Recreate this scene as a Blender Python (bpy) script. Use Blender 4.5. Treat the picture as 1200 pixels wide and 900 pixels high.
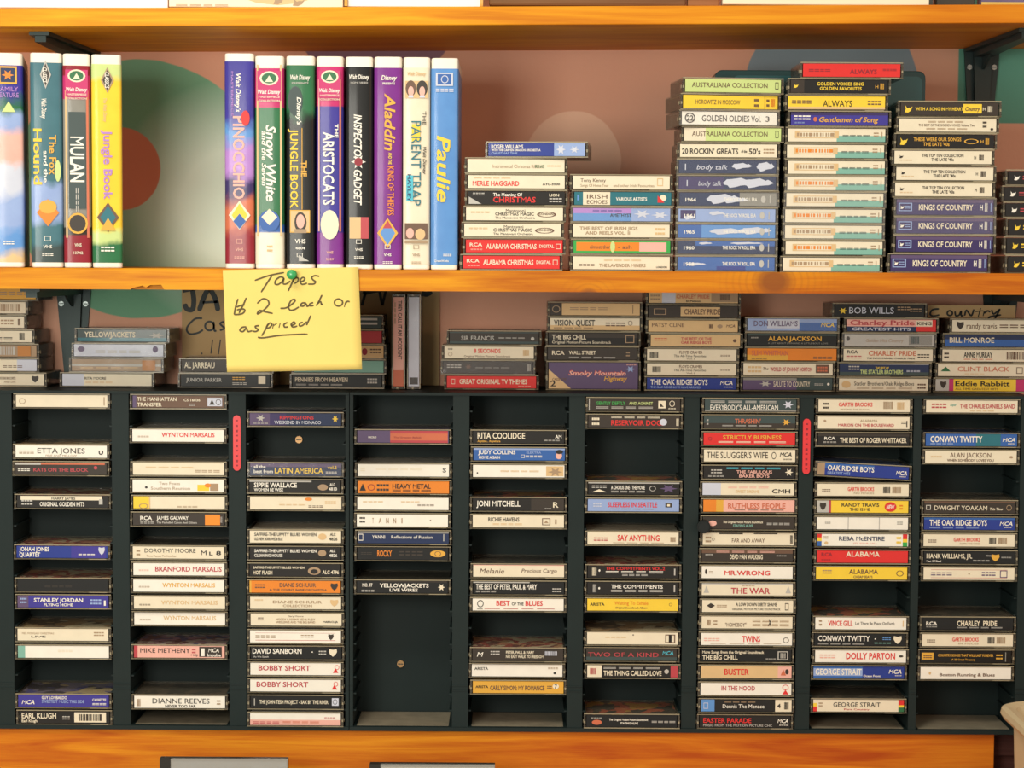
import bpy, math, random
from mathutils import Matrix, Vector

# ------------------------------------------------------------------ camera, world, lights, exposure
for o in list(bpy.data.objects): bpy.data.objects.remove(o)
SC = bpy.context.scene
COL = SC.collection
F = 2300.0                       # focal length in pixels of a 1200 px wide frame
CAM = Vector((0.0, -2.2, 1.45))
PITCH, ROLL = math.atan(150.0/F), 0.006
CR = Matrix.Rotation(math.pi/2-PITCH, 4, 'X') @ Matrix.Rotation(ROLL, 4, 'Z')
cd = bpy.data.cameras.new('camera'); cam = bpy.data.objects.new('camera', cd); COL.objects.link(cam)
cam.matrix_world = Matrix.Translation(CAM) @ CR
cd.sensor_fit = 'HORIZONTAL'; cd.sensor_width = 36.0; cd.lens = F*36/1200; cd.clip_start = 0.05
SC.camera = cam

wd = bpy.data.worlds.new('world'); SC.world = wd; wd.use_nodes = True
wd.node_tree.nodes['Background'].inputs[0].default_value = (0.83, 0.88, 0.79, 1)
wd.node_tree.nodes['Background'].inputs[1].default_value = 0.70

def area(name, loc, target, size, power, col):
    l = bpy.data.lights.new(name, 'AREA'); l.shape = 'RECTANGLE'; l.size, l.size_y = size; l.energy = power; l.color = col
    o = bpy.data.objects.new(name, l); COL.objects.link(o); o.location = loc
    o.rotation_euler = (Vector(target)-Vector(loc)).to_track_quat('-Z', 'Y').to_euler()
    return o
area('window_light', (-0.60, -1.70, 1.51), (-0.15, 0, 1.33), (0.5, 0.5), 14.0, (1.0, 0.965, 0.86))
area('ceiling_lamp', (-0.60, -1.35, 2.65), (-0.2, 0, 1.15), (0.9, 0.35), 17, (1.0, 0.93, 0.80))
area('room_lamp', (1.6, -2.0, 1.9), (0.45, 0, 1.2), (0.8, 0.8), 8, (1.0, 0.42, 0.20))
SC.view_settings.view_transform = 'Standard'; SC.view_settings.look = 'None'
SC.view_settings.exposure = 0.0; SC.view_settings.gamma = 1.0
SC.view_settings.use_curve_mapping = False

# ------------------------------------------------------------------ helpers
random.seed(4)
def W(px, py, Y):
    """world point in the plane y = Y that the lens sees at pixel (px, py)"""
    d = CR.to_3x3() @ Vector(((px-600)/F, (450-py)/F, -1.0))
    return CAM + d*((Y-CAM.y)/d.y)
def lin(h):
    h = h.lstrip('#'); out = []
    for i in (0, 2, 4):
        c = int(h[i:i+2], 16)/255
        out.append(c/12.92 if c <= .04045 else ((c+.055)/1.055)**2.4)
    return (*out, 1)
MATS = {}
def node_mat(name):
    m = bpy.data.materials.new(name); m.use_nodes = True
    nt = m.node_tree; return m, nt, nt.nodes['Principled BSDF']
def mottled(name, hexa, rough=.45, coat=0.0, amp=.10, scale=60, spec=.4, metal=0.0, bump=0.0):
    if name in MATS: return MATS[name]
    m, nt, b = node_mat(name)
    tc = nt.nodes.new('ShaderNodeTexCoord'); nz = nt.nodes.new('ShaderNodeTexNoise')
    nz.inputs['Scale'].default_value = scale; nz.inputs['Detail'].default_value = 4
    nt.links.new(tc.outputs['Object'], nz.inputs['Vector'])
    mx = nt.nodes.new('ShaderNodeMix'); mx.data_type = 'RGBA'
    c = lin(hexa)
    mx.inputs[6].default_value = tuple(min(1, v*(1-amp)) for v in c[:3])+(1,)
    mx.inputs[7].default_value = tuple(min(1, v*(1+amp)) for v in c[:3])+(1,)
    nt.links.new(nz.outputs['Fac'], mx.inputs[0]); nt.links.new(mx.outputs[2], b.inputs['Base Color'])
    b.inputs['Roughness'].default_value = rough; b.inputs['Coat Weight'].default_value = coat
    b.inputs['Coat Roughness'].default_value = .08; b.inputs['Specular IOR Level'].default_value = spec
    b.inputs['Metallic'].default_value = metal
    if bump:
        bp = nt.nodes.new('ShaderNodeBump'); bp.inputs['Strength'].default_value = bump; bp.inputs['Distance'].default_value = .002
        nt.links.new(nz.outputs['Fac'], bp.inputs['Height']); nt.links.new(bp.outputs[0], b.inputs['Normal'])
    MATS[name] = m; return m
HEX = dict(c='#E6D9BF', w='#EEE7DA', k='#221D1A', n='#27388A', b='#3560A6', l='#92A6D2', r='#D92F2C', o='#E28328', y='#EFC93C',
           t='#D8B583', g='#8B877F', s='#B9B4AC', p='#3F3790', m='#E9AFA0', e='#2B6D79', d='#3A312A', f='#C6D488', G='#3CA34C',
           q='#222E52', z='#DDA63F', M='#B8434A', h='#6B4F3E', a='#7FB0A0', v='#5E4C6E', i='#C9CBD8', u='#1C1A19', x='#A68A6C', T='#3E4B4A',
           P='#7A2F86', B='#5E8FCB', E='#2E6B43', R='#8E2430', O='#C86A4A', N='#3B2F5F', A='#C2306B', L='#B07FC6', C='#4FB6C9', S='#47707A')
NAME = dict(c='cream', w='white', k='black', n='navy blue', b='blue', l='pale blue', r='red', o='orange', y='yellow', t='tan', g='grey',
            s='silver grey', p='indigo', m='pink', e='teal', d='dark smoky', f='pale green', G='green', q='dark blue', z='gold', M='faded red',
            h='brown', a='sea green', v='dusky purple', i='whitish', u='black', x='taupe', T='dark slate',
            P='purple', B='sky blue', E='green', R='dark red', O='rust red', N='dark violet', A='magenta', L='lilac', C='cyan', S='slate blue')
def ink(code): return mottled('ink_'+code, HEX[code], .5, 0, .04)
def card(code): return mottled('card_'+code, HEX[code], .45, .28, .07, 90, spec=.25)

class MB:
    def __init__(s): s.v = []; s.f = []; s.mi = []; s.mats = []
    def slot(s, m):
        if m not in s.mats: s.mats.append(m)
        return s.mats.index(m)
    def face(s, pts, m):
        n = len(s.v); s.v += [tuple(p) for p in pts]; s.f.append(tuple(range(n, n+len(pts)))); s.mi.append(s.slot(m))
    def raw(s, vs, fs, m):
        n = len(s.v); k = s.slot(m); s.v += [tuple(p) for p in vs]
        for f in fs: s.f.append(tuple(i+n for i in f)); s.mi.append(k)
    def box(s, x0, x1, y0, y1, z0, z1, m):
        vs = [(x, y, z) for z in (z0, z1) for y in (y0, y1) for x in (x0, x1)]
        s.raw(vs, [(0,2,3,1), (4,5,7,6), (0,1,5,4), (2,6,7,3), (0,4,6,2), (1,3,7,5)], m)
    def prism(s, poly, a, b, m, axis='y'):
        """poly: 2D outline; extruded from a to b along axis. y: (x,z) outline, z: (x,y), x: (y,z)"""
        def P(p, t): return (p[0], t, p[1]) if axis == 'y' else (p[0], p[1], t) if axis == 'z' else (t, p[0], p[1])
        n = len(poly); vs = [P(p, a) for p in poly]+[P(p, b) for p in poly]
        fs = [tuple(range(n)), tuple(range(2*n-1, n-1, -1))]+[(i, i+n, (i+1) % n+n, (i+1) % n) for i in range(n)]
        s.raw(vs, fs, m)
    def disc(s, c, r, depth, m, n=12, axis='y'):
        """short cylinder centred on c along axis"""
        x, y, z = c
        cs = [(math.cos(2*math.pi*i/n)*r, math.sin(2*math.pi*i/n)*r) for i in range(n)]
        if axis == 'y': s.prism([(x+a, z+b) for a, b in cs], y-depth/2, y+depth/2, m, 'y')
        elif axis == 'x': s.prism([(y+a, z+b) for a, b in cs], x-depth/2, x+depth/2, m, 'x')
        else: s.prism([(x+a, y+b) for a, b in cs], z-depth/2, z+depth/2, m, 'z')
    def mesh(s, name, fix=True):
        me = bpy.data.meshes.new(name); me.from_pydata(s.v, [], s.f)
        for m in s.mats: me.materials.append(m)
        me.polygons.foreach_set('material_index', s.mi)
        if fix:
            import bmesh
            bm = bmesh.new(); bm.from_mesh(me); bmesh.ops.recalc_face_normals(bm, faces=bm.faces); bm.to_mesh(me); bm.free()
        me.update(); return me
    def obj(s, name, parent=None, fix=True, smooth=False):
        return link(name, s.mesh(name, fix), parent, smooth)
def link(name, data, parent=None, smooth=False):
    o = bpy.data.objects.new(name, data); COL.objects.link(o)
    if parent: o.parent = parent
    if smooth and data: data.polygons.foreach_set('use_smooth', [True]*len(data.polygons))
    return o
def tag(o, label, cat, group=None, kind=None):
    if label: o['label'] = label
    if cat: o['category'] = cat
    if group: o['group'] = group
    if kind: o['kind'] = kind
    return o
def thing(name, label, cat, loc=(0, 0, 0), group=None):
    o = link(name, None); o.location = loc; o.empty_display_size = .02
    return tag(o, label, cat, group)
def bevel(o, w, seg=2):
    md = o.modifiers.new('bevel', 'BEVEL'); md.width = w; md.segments = seg; md.limit_method = 'ANGLE'; return o

# glyph outlines of the built-in font, read once per letter
GL = {}
def glyph(ch, bold):
    k = (ch, bold)
    if k in GL: return GL[k]
    def ev(body):
        cu = bpy.data.curves.new('g', 'FONT'); cu.body = body; cu.dimensions = '2D'; cu.fill_mode = 'FRONT'; cu.resolution_u = 2
        cu.offset = 0.0 if 'M' in body else (.02 if bold else .004)
        o = bpy.data.objects.new('g', cu); COL.objects.link(o)
        dg = bpy.context.evaluated_depsgraph_get(); e = o.evaluated_get(dg); me = e.to_mesh()
        vs = [(v.co.x, v.co.y) for v in me.vertices]; fs = [tuple(p.vertices) for p in me.polygons]
        e.to_mesh_clear(); bpy.data.objects.remove(o); bpy.data.curves.remove(cu)
        return vs, fs
    vs, fs = ev(ch) if ch != ' ' else ([], [])
    a = max(v[0] for v in ev(ch+'|')[0]); b = max(v[0] for v in ev('|')[0])
    GL[k] = (vs, fs, a-b); return GL[k]
def text_geo(body, bold=True, italic=False):
    """flat letters: outline scaled to width 1 and cap height 1 (0..1)"""
    V, Fc, x = [], [], 0.0
    for ch in body:
        vs, fs, adv = glyph(ch, bold); n = len(V)
        for sh in (0,):
            n = len(V); V += [(vx+x+sh+(.22*vy if italic else 0), vy) for vx, vy in vs]; Fc += [tuple(i+n for i in f) for f in fs]
        x += adv
    if not V: return [], []
    x0 = min(v[0] for v in V); x1 = max(v[0] for v in V); cap = .729
    return [((vx-x0)/(x1-x0), vy/cap) for vx, vy in V], Fc
def shape_geo(kind):
    if kind == 'box': return [(0,0), (1,0), (1,1), (0,1)], [(0,1,2,3)]
    if kind == 'disc':
        return [(.5+.5*math.cos(a*math.pi/8), .5+.5*math.sin(a*math.pi/8)) for a in range(16)], [tuple(range(16))]
    if kind in ('ring', 'frame'):
        n = 16 if kind == 'ring' else 4; V = []; off = 0 if n == 16 else math.pi/4; k = .5 if n == 16 else .7071
        for r in (1.0, .80):
            V += [(.5+k*r*math.cos(off+2*math.pi*a/n), .5+k*r*math.sin(off+2*math.pi*a/n)) for a in range(n)]
        return V, [(i, (i+1) % n, (i+1) % n+n, i+n) for i in range(n)]
    if kind == 'shield':
        return [(.05,1), (.5,.9), (.95,1), (1,.62), (.8,.25), (.5,0), (.2,.25), (0,.62)], [tuple(range(8))]
    if kind == 'tri': return [(0,0), (1,0), (.5,1)], [(0,1,2)]
    if kind == 'rtri': return [(0,0), (1,0), (0,1)], [(0,1,2)]
    if kind == 'diamond': return [(.5,0), (1,.5), (.5,1), (0,.5)], [(0,1,2,3)]
    if kind == 'dframe':
        V = [(.5,0), (1,.5), (.5,1), (0,.5), (.5,.1), (.86,.5), (.5,.9), (.14,.5)]
        return V, [(i, (i+1) % 4, (i+1) % 4+4, i+4) for i in range(4)]
    if kind == 'bars':
        rnd = random.Random(7); V = []; Fs = []; x = 0
        while x < .97:
            w = rnd.choice((.03, .05, .09)); n = len(V); V += [(x,0), (min(1,x+w),0), (min(1,x+w),1), (x,1)]; Fs.append((n,n+1,n+2,n+3)); x += w+rnd.choice((.03,.05))
        return V, Fs
    if kind == 'bird':
        return [(0,.05), (.45,.0), (.8,.25), (1,.8), (.75,.6), (.6,.65), (.35,.55), (.05,.95), (.15,.5)], [tuple(range(9))]
    if kind == 'u':
        V = [(.5+.5*math.cos(math.pi+a*math.pi/6), .5+.5*math.sin(math.pi+a*math.pi/6)) for a in range(7)]
        V += [(.5+.24*math.cos(math.pi+a*math.pi/6), .5+.24*math.sin(math.pi+a*math.pi/6)) for a in range(7)]
        n = len(V); V += [(0,.5), (.26,.5), (.26,1), (0,1), (.74,.5), (1,.5), (1,1), (.74,1)]
        return V, [(i, i+1, i+8, i+7) for i in range(6)]+[(n,n+1,n+2,n+3), (n+4,n+5,n+6,n+7)]
    if kind == 'lines':
        V = []; Fs = []
        for r in range(2):
            for a, b in ((0,.22), (.27,.48), (.53,.7), (.75,1)):
                n = len(V); y = r*.62; V += [(a,y), (b,y), (b,y+.3), (a,y+.3)]; Fs.append((n,n+1,n+2,n+3))
        return V, Fs
    if kind == 'blob':  # pale patch: glare on wrapped spines, painted as a print
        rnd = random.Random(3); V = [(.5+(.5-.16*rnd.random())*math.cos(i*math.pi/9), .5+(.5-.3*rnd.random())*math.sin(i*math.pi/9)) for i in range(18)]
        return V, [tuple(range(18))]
    if kind == 'star':
        V = [(.5+(.5 if i % 2 else .22)*math.sin(i*math.pi/6), .5+(.5 if i % 2 else .22)*math.cos(i*math.pi/6)) for i in range(12)]
        return V, [tuple(range(12))]
def print_geo(spec):
    """spec string: letters, or @shape; trailing style letters: t thin, i italic"""
    body, st = spec
    if body.startswith('@'): return shape_geo(body[1:])
    return text_geo(body, 't' not in st, 'i' in st)
def ribbon(mb, pts, w, m, y):
    """pen stroke: a flat band along a polyline of (x,z) with mitred joints and round-ish ends"""
    sm = []
    P = [Vector(p) for p in pts]
    if len(P) > 2:                                   # Catmull-Rom
        Q = [P[0]]+P+[P[-1]]
        for i in range(1, len(Q)-2):
            for k in range(5):
                t = k/5; a, b, c, d = Q[i-1], Q[i], Q[i+1], Q[i+2]
                sm.append(.5*((2*b)+(c-a)*t+(2*a-5*b+4*c-d)*t*t+(3*b-a-3*c+d)*t**3))
        sm.append(P[-1])
    else: sm = P
    V = []
    for i, p in enumerate(sm):
        d = (sm[min(i+1, len(sm)-1)]-sm[max(i-1, 0)]); d = d.normalized() if d.length > 1e-9 else Vector((1, 0))
        n = Vector((-d.y, d.x)); k = w*(.55 if i in (0, len(sm)-1) else 1)*.5
        V += [p+n*k, p-n*k]
    yy = y if callable(y) else (lambda x, z: y)
    mb.raw([(v.x, yy(v.x, v.y), v.y) for v in V], [(2*i, 2*i+1, 2*i+3, 2*i+2) for i in range(len(sm)-1)], m)

# ------------------------------------------------------------------ setting: wall, shelves, rack
WALLY, SHF, RTF = .14, -.118, .058        # wall plane, shelf front edge, front of the tapes on top of the rack

def wall_material():
    """painted mural: flat colour fields given by their own outlines on the wall"""
    m, nt, b = node_mat('mural_paint'); N = nt.nodes; L = nt.links
    tc = N.new('ShaderNodeTexCoord'); sp = N.new('ShaderNodeSeparateXYZ'); L.new(tc.outputs['Object'], sp.inputs[0])
    def math_(op, a, bb=None, clamp=False):
        n = N.new('ShaderNodeMath'); n.operation = op; n.use_clamp = clamp
        for i, q in enumerate((a, bb)):
            if q is None: continue
            if isinstance(q, (int, float)): n.inputs[i].default_value = q
            else: L.new(q, n.inputs[i])
        return n.outputs[0]
    wob = N.new('ShaderNodeTexNoise'); wob.inputs['Scale'].default_value = 14; L.new(tc.outputs['Object'], wob.inputs['Vector'])
    def circle(px, py, r, soft=.0015):
        p = W(px, py, WALLY); rr = r/F*(WALLY-CAM.y)
        dx = math_('SUBTRACT', sp.outputs[0], p.x); dz = math_('SUBTRACT', sp.outputs[2], p.z)
        d = math_('SQRT', math_('ADD', math_('MULTIPLY', dx, dx), math_('MULTIPLY', dz, dz)))
        d = math_('ADD', d, math_('MULTIPLY', math_('SUBTRACT', wob.outputs['Fac'], .5), .006))
        return math_('DIVIDE', math_('SUBTRACT', rr+soft/2, d), soft, True)
    def corner(px, py, soft=.0015):
        p = W(px, py, WALLY)
        a = math_('DIVIDE', math_('SUBTRACT', sp.outputs[0], p.x), soft, True)
        c = math_('DIVIDE', math_('SUBTRACT', sp.outputs[2], p.z), soft, True)
        return math_('MULTIPLY', a, c)
    cur = None
    base = N.new('ShaderNodeMix'); base.data_type = 'RGBA'
    nz = N.new('ShaderNodeTexNoise'); nz.inputs['Scale'].default_value = 5; nz.inputs['Detail'].default_value = 6
    L.new(tc.outputs['Object'], nz.inputs['Vector']); L.new(nz.outputs['Fac'], base.inputs[0])
    base.inputs[6].default_value = lin('#DB9F86'); base.inputs[7].default_value = lin('#E9B294'); cur = base.outputs[2]
    def put(mask, hexa):
        nonlocal cur
        x = N.new('ShaderNodeMix'); x.data_type = 'RGBA'; L.new(mask, x.inputs[0]); L.new(cur, x.inputs[6]); x.inputs[7].default_value = lin(hexa); cur = x.outputs[2]
    put(circle(440, 0, 100), '#8F6B7C')
    put(circle(88, 330, 24), '#D7A94A')
    green = circle(165, 222, 150); put(green, '#76AD8B')
    put(math_('MULTIPLY', green, circle(275, 240, 105, .085)), '#E8FAEA')     # feathered two-tone spray paint
    put(circle(140, 198, 48), '#D88364')
    put(circle(671, 187, 56), '#F5C7AA')
    put(circle(975, 112, 103), '#8798A2')
    put(corner(1121, 145), '#5E9C88')
    L.new(cur, b.inputs['Base Color']); b.inputs['Roughness'].default_value = .75
    fine = N.new('ShaderNodeTexNoise'); fine.inputs['Scale'].default_value = 220; L.new(tc.outputs['Object'], fine.inputs['Vector'])
    bp = N.new('ShaderNodeBump'); bp.inputs['Strength'].default_value = .25; bp.inputs['Distance'].default_value = .001
    L.new(fine.outputs['Fac'], bp.inputs['Height']); L.new(bp.outputs[0], b.inputs['Normal'])
    return m
mb = MB(); mb.box(-1.6, 1.6, WALLY, WALLY+.1, 0, 2.6, wall_material())
tag(mb.obj('wall_back'), 'painted wall with coloured circles behind the shelves', None, kind='structure')
mb = MB(); mb.box(-1.6, 1.6, -2.6, WALLY+.1, -.05, 0, mottled('floor_board', '#6E5A48', .5, 0, .2, 8))
tag(mb.obj('floor'), 'plain brown floor in front of the shelves', None, kind='structure')

def wood(name, dark, mid, light, knots=(), seed=0.0):
    m, nt, b = node_mat(name); N = nt.nodes; L = nt.links
    tc = N.new('ShaderNodeTexCoord'); mp = N.new('ShaderNodeMapping'); mp.inputs['Scale'].default_value = (1.6, 9, 26); mp.inputs['Location'].default_value = (seed, seed, seed)
    L.new(tc.outputs['Object'], mp.inputs[0])
    n1 = N.new('ShaderNodeTexNoise'); n1.inputs['Scale'].default_value = 2.2; n1.inputs['Detail'].default_value = 7; n1.inputs['Distortion'].default_value = 1.2
    L.new(mp.outputs[0], n1.inputs[0])
    mp2 = N.new('ShaderNodeMapping'); mp2.inputs['Scale'].default_value = (14, 160, 420); L.new(tc.outputs['Object'], mp2.inputs[0])
    n2 = N.new('ShaderNodeTexNoise'); n2.inputs['Scale'].default_value = 1.5; n2.inputs['Detail'].default_value = 4; L.new(mp2.outputs[0], n2.inputs[0])
    rp = N.new('ShaderNodeValToRGB'); e = rp.color_ramp.elements
    e[0].position = .30; e[0].color = lin(dark); e[1].position = .68; e[1].color = lin(light); k = e.new(.5); k.color = lin(mid)
    ad = N.new('ShaderNodeMath'); ad.operation = 'MULTIPLY_ADD'; L.new(n2.outputs['Fac'], ad.inputs[0]); ad.inputs[1].default_value = .22
    su = N.new('ShaderNodeMath'); su.operation = 'SUBTRACT'; L.new(n1.outputs['Fac'], su.inputs[0]); su.inputs[1].default_value = .11
    L.new(su.outputs[0], ad.inputs[2]); L.new(ad.outputs[0], rp.inputs[0]); cur = rp.outputs[0]
    for (p, r) in knots:
        v = N.new('ShaderNodeVectorMath'); v.operation = 'SUBTRACT'; L.new(tc.outputs['Object'], v.inputs[0]); v.inputs[1].default_value = p
        w = N.new('ShaderNodeVectorMath'); w.operation = 'MULTIPLY'; L.new(v.outputs[0], w.inputs[0]); w.inputs[1].default_value = (1, .3, 1.25)
        ln = N.new('ShaderNodeVectorMath'); ln.operation = 'LENGTH'; L.new(w.outputs[0], ln.inputs[0])
        mr = N.new('ShaderNodeMapRange'); mr.inputs[1].default_value = r*.45; mr.inputs[2].default_value = r; mr.inputs[3].default_value = .85; mr.inputs[4].default_value = 0
        L.new(ln.outputs['Value'], mr.inputs[0])
        x = N.new('ShaderNodeMix'); x.data_type = 'RGBA'; L.new(mr.outputs[0], x.inputs[0]); L.new(cur, x.inputs[6]); x.inputs[7].default_value = lin('#8A5326'); cur = x.outputs[2]
        rg = N.new('ShaderNodeMath'); rg.operation = 'SINE'; q = N.new('ShaderNodeMath'); q.operation = 'MULTIPLY'; q.inputs[1].default_value = 900; L.new(ln.outputs['Value'], q.inputs[0]); L.new(q.outputs[0], rg.inputs[0])
        fo = N.new('ShaderNodeMapRange'); fo.inputs[1].default_value = r; fo.inputs[2].default_value = r*3.2; fo.inputs[3].default_value = .22; fo.inputs[4].default_value = 0; L.new(ln.outputs['Value'], fo.inputs[0])
        ml = N.new('ShaderNodeMath'); ml.operation = 'MULTIPLY'; ml.use_clamp = True; L.new(rg.outputs[0], ml.inputs[0]); L.new(fo.outputs[0], ml.inputs[1])
        x2 = N.new('ShaderNodeMix'); x2.data_type = 'RGBA'; L.new(ml.outputs[0], x2.inputs[0]); L.new(cur, x2.inputs[6]); x2.inputs[7].default_value = lin('#9A5A24'); cur = x2.outputs[2]
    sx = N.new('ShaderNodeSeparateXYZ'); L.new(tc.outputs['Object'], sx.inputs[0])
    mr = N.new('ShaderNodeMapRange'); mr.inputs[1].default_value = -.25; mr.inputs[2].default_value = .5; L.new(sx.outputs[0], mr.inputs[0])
    st = N.new('ShaderNodeMix'); st.data_type = 'RGBA'; st.blend_type = 'MULTIPLY'; st.inputs[7].default_value = (.90, .70, .92, 1)      # warm light shift painted into the boards, redder towards the right
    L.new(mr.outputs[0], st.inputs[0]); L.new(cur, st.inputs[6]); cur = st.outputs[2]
    L.new(cur, b.inputs['Base Color']); b.inputs['Roughness'].default_value = .5; b.inputs['Specular IOR Level'].default_value = .15
    bp = N.new('ShaderNodeBump'); bp.inputs['Strength'].default_value = .15; bp.inputs['Distance'].default_value = .001
    L.new(n2.outputs['Fac'], bp.inputs['Height']); L.new(bp.outputs[0], b.inputs['Normal'])
    return m

# middle shelf: level board, splintered lower edge at one place
ZM = W(600, 307.5, -.11).z - .0085                    # top of the middle shelf
ZMB = ZM - .0225
kn = W(907, 330, SHF)
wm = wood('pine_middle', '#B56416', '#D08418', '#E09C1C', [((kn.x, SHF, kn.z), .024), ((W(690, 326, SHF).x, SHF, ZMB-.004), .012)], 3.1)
splinter = mottled('raw_splinter', '#A9652E', .8, 0, .3, 300)
mb = MB()
mb.box(-.75, .75, SHF+.009, WALLY+.004, ZMB, ZM, wm)
nx = [W(x, 330, SHF).x for x in (155, 167, 171, 176, 189, 192)]
nz_ = [ZMB+.0015, ZMB+.0042, ZMB+.0022, ZMB+.0048, ZMB+.0052, ZMB+.0005]
prof = [(-.75, ZMB), (nx[0]-.002, ZMB)]+list(zip(nx, nz_))+[(nx[-1]+.001, ZMB), (.75, ZMB), (.75, ZM-.001), (-.75, ZM-.001)]
prof = [(x, z) for x, z in prof]
lo = prof[:-2]; top_f, top_b = ZM-.0012, ZM
for i in range(len(lo)-1):                            # front strip as quads so the chip keeps its outline
    (xa, za), (xb, zb) = lo[i], lo[i+1]
    mb.face([(xa, SHF, za), (xb, SHF, zb), (xb, SHF, top_f), (xa, SHF, top_f)], wm)
    chip = za > ZMB or zb > ZMB
    mb.face([(xa, SHF, za), (xa, SHF+.009, ZMB if not chip else za), (xb, SHF+.009, ZMB if not chip else zb), (xb, SHF, zb)], splinter if chip else wm)
mb.face([(-.75, SHF, top_f), (.75, SHF, top_f), (.75, SHF+.0012, top_b), (-.75, SHF+.0012, top_b)], wm)
mb.face([(-.75, SHF+.0012, top_b), (.75, SHF+.0012, top_b), (.75, SHF+.009, top_b), (-.75, SHF+.009, top_b)], wm)
o = mb.obj('wooden_shelf', fix=False)
tag(o, 'pine shelf carrying the video cases, with the yellow note pinned to it', 'shelf', 'wooden shelves')
# upper shelf: slightly out of level
zl, zr = W(0, 31.5, SHF).z, W(1200, 27, SHF).z
sl = (zr-zl)/(W(1200, 27, SHF).x-W(0, 31.5, SHF).x); zc = (zl+zr)/2-sl*(W(1200, 27, SHF).x+W(0, 31.5, SHF).x)/2
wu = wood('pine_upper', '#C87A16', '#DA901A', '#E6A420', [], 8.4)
mb = MB(); TU = .0195
mb.prism([(-.75, zc-.75*sl), (.75, zc+.75*sl), (.75, zc+.75*sl+TU), (-.75, zc-.75*sl+TU)], SHF, WALLY+.004, wu, 'y')
tag(bevel(mb.obj('wooden_shelf'), .0012), 'pine shelf above the video cases, carrying picture boards', 'shelf', 'wooden shelves')
def zup(x): return zc+sl*x+TU                         # top of the upper shelf at x

# shelf brackets: tapered steel channel on the wall and under the board
steel = mottled('bracket_steel', '#2E3B3A', .45, 0, .15, 40, metal=.3)
steel_l = mottled('screw_steel', '#9FA8A6', .35, 0, .1, 60, metal=.7)
def bracket(px, py, zb, label, H=.125):
    x = W(px, py, WALLY).x
    t = thing('shelf_bracket', label, 'bracket', (x, WALLY, zb), 'shelf brackets')
    D = .215
    mb = MB(); e = .0005
    mb.prism([(-.021, 0), (.021, 0), (.0115, -H), (-.0115, -H)], -.004, e, steel, 'y')
    mb.prism([(-.011, 0), (.011, 0), (.006, -H+.006), (-.006, -H+.006)], -.0105, -.003, steel, 'y')
    mb.obj('wall_arm', t)
    mb = MB(); mb.prism([(-.021, 0), (.021, 0), (.0105, -D), (-.0105, -D)], -.004, e, steel, 'z')
    mb.prism([(-.011, -.002), (.011, -.002), (.006, -D+.006), (-.006, -D+.006)], -.0105, -.003, steel, 'z')
    mb.prism([(-.003, -.003), (-.070, -.003), (-.003, -.028)], -.0015, .0015, steel, 'x')
    mb.obj('shelf_arm', t)
    for s in (-1, 1):
        mb = MB(); mb.disc((s*.0145, -.0045, -.022), .0032, .002, steel_l, 8); mb.box(s*.0145-.0025, s*.0145+.0025, -.0058, -.005, -.0225, -.0215, steel); mb.obj('screw', t)
    return t
bracket(1150, 58, zc+sl*W(1150, 58, WALLY).x, 'dark steel bracket under the upper shelf, above the stacked cassettes')
bracket(97, 60, zc+sl*W(97, 60, WALLY).x, 'dark steel bracket under the upper shelf, behind the video cases')
bracket(87, 337, ZMB, 'dark steel bracket under the middle shelf, between rack-top stacks near green paint', .112)
bracket(1172, 342, ZMB, 'dark steel bracket under the middle shelf, behind the country sign', .112)

# ---------------- cassette racks
S0 = W(600, 473.2, 0).z; S19 = W(600, 843.8, 0).z
PITCHZ = (S0-S19)/19
def slot_z(i): return S0-i*PITCHZ-.0085               # underside of the tape in slot i
ZRB = slot_z(19)                                      # rack floor
ZRT = W(700, 449.3, RTF).z-.0085                      # rack top
CXPX = [73.5, 210, 346.5, 472, 607.5, 742, 876, 1009.5, 1135]
CX = [W(x, 660, 0).x for x in CXPX]
plast = mottled('rack_plastic', '#1B2625', .6, 0, .12, 35, spec=.25, bump=.08)
plast_in = mottled('rack_plastic_smooth', '#172322', .5, 0, .12, 35, spec=.3)
redp = mottled('red_plate', '#E0363A', .35, .2, .05)
dust = mottled('dusty_rack_floor', '#857A66', .7, 0, .35, 60)
RD, HC = .134, .0562                                  # rack depth, half cell width
def ribs(mb, xw, side, col=None):
    for i in range(20):
        if (col, i) == (7, 3): continue                 # one rib is broken off and the one below it is bent up
        z = slot_z(i)+(.0052 if (col, i) == (7, 4) else 0); mb.box(min(xw, xw+side*.0032), max(xw, xw+side*.0032), .004, .070, z-.0016, z, plast_in)
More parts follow.
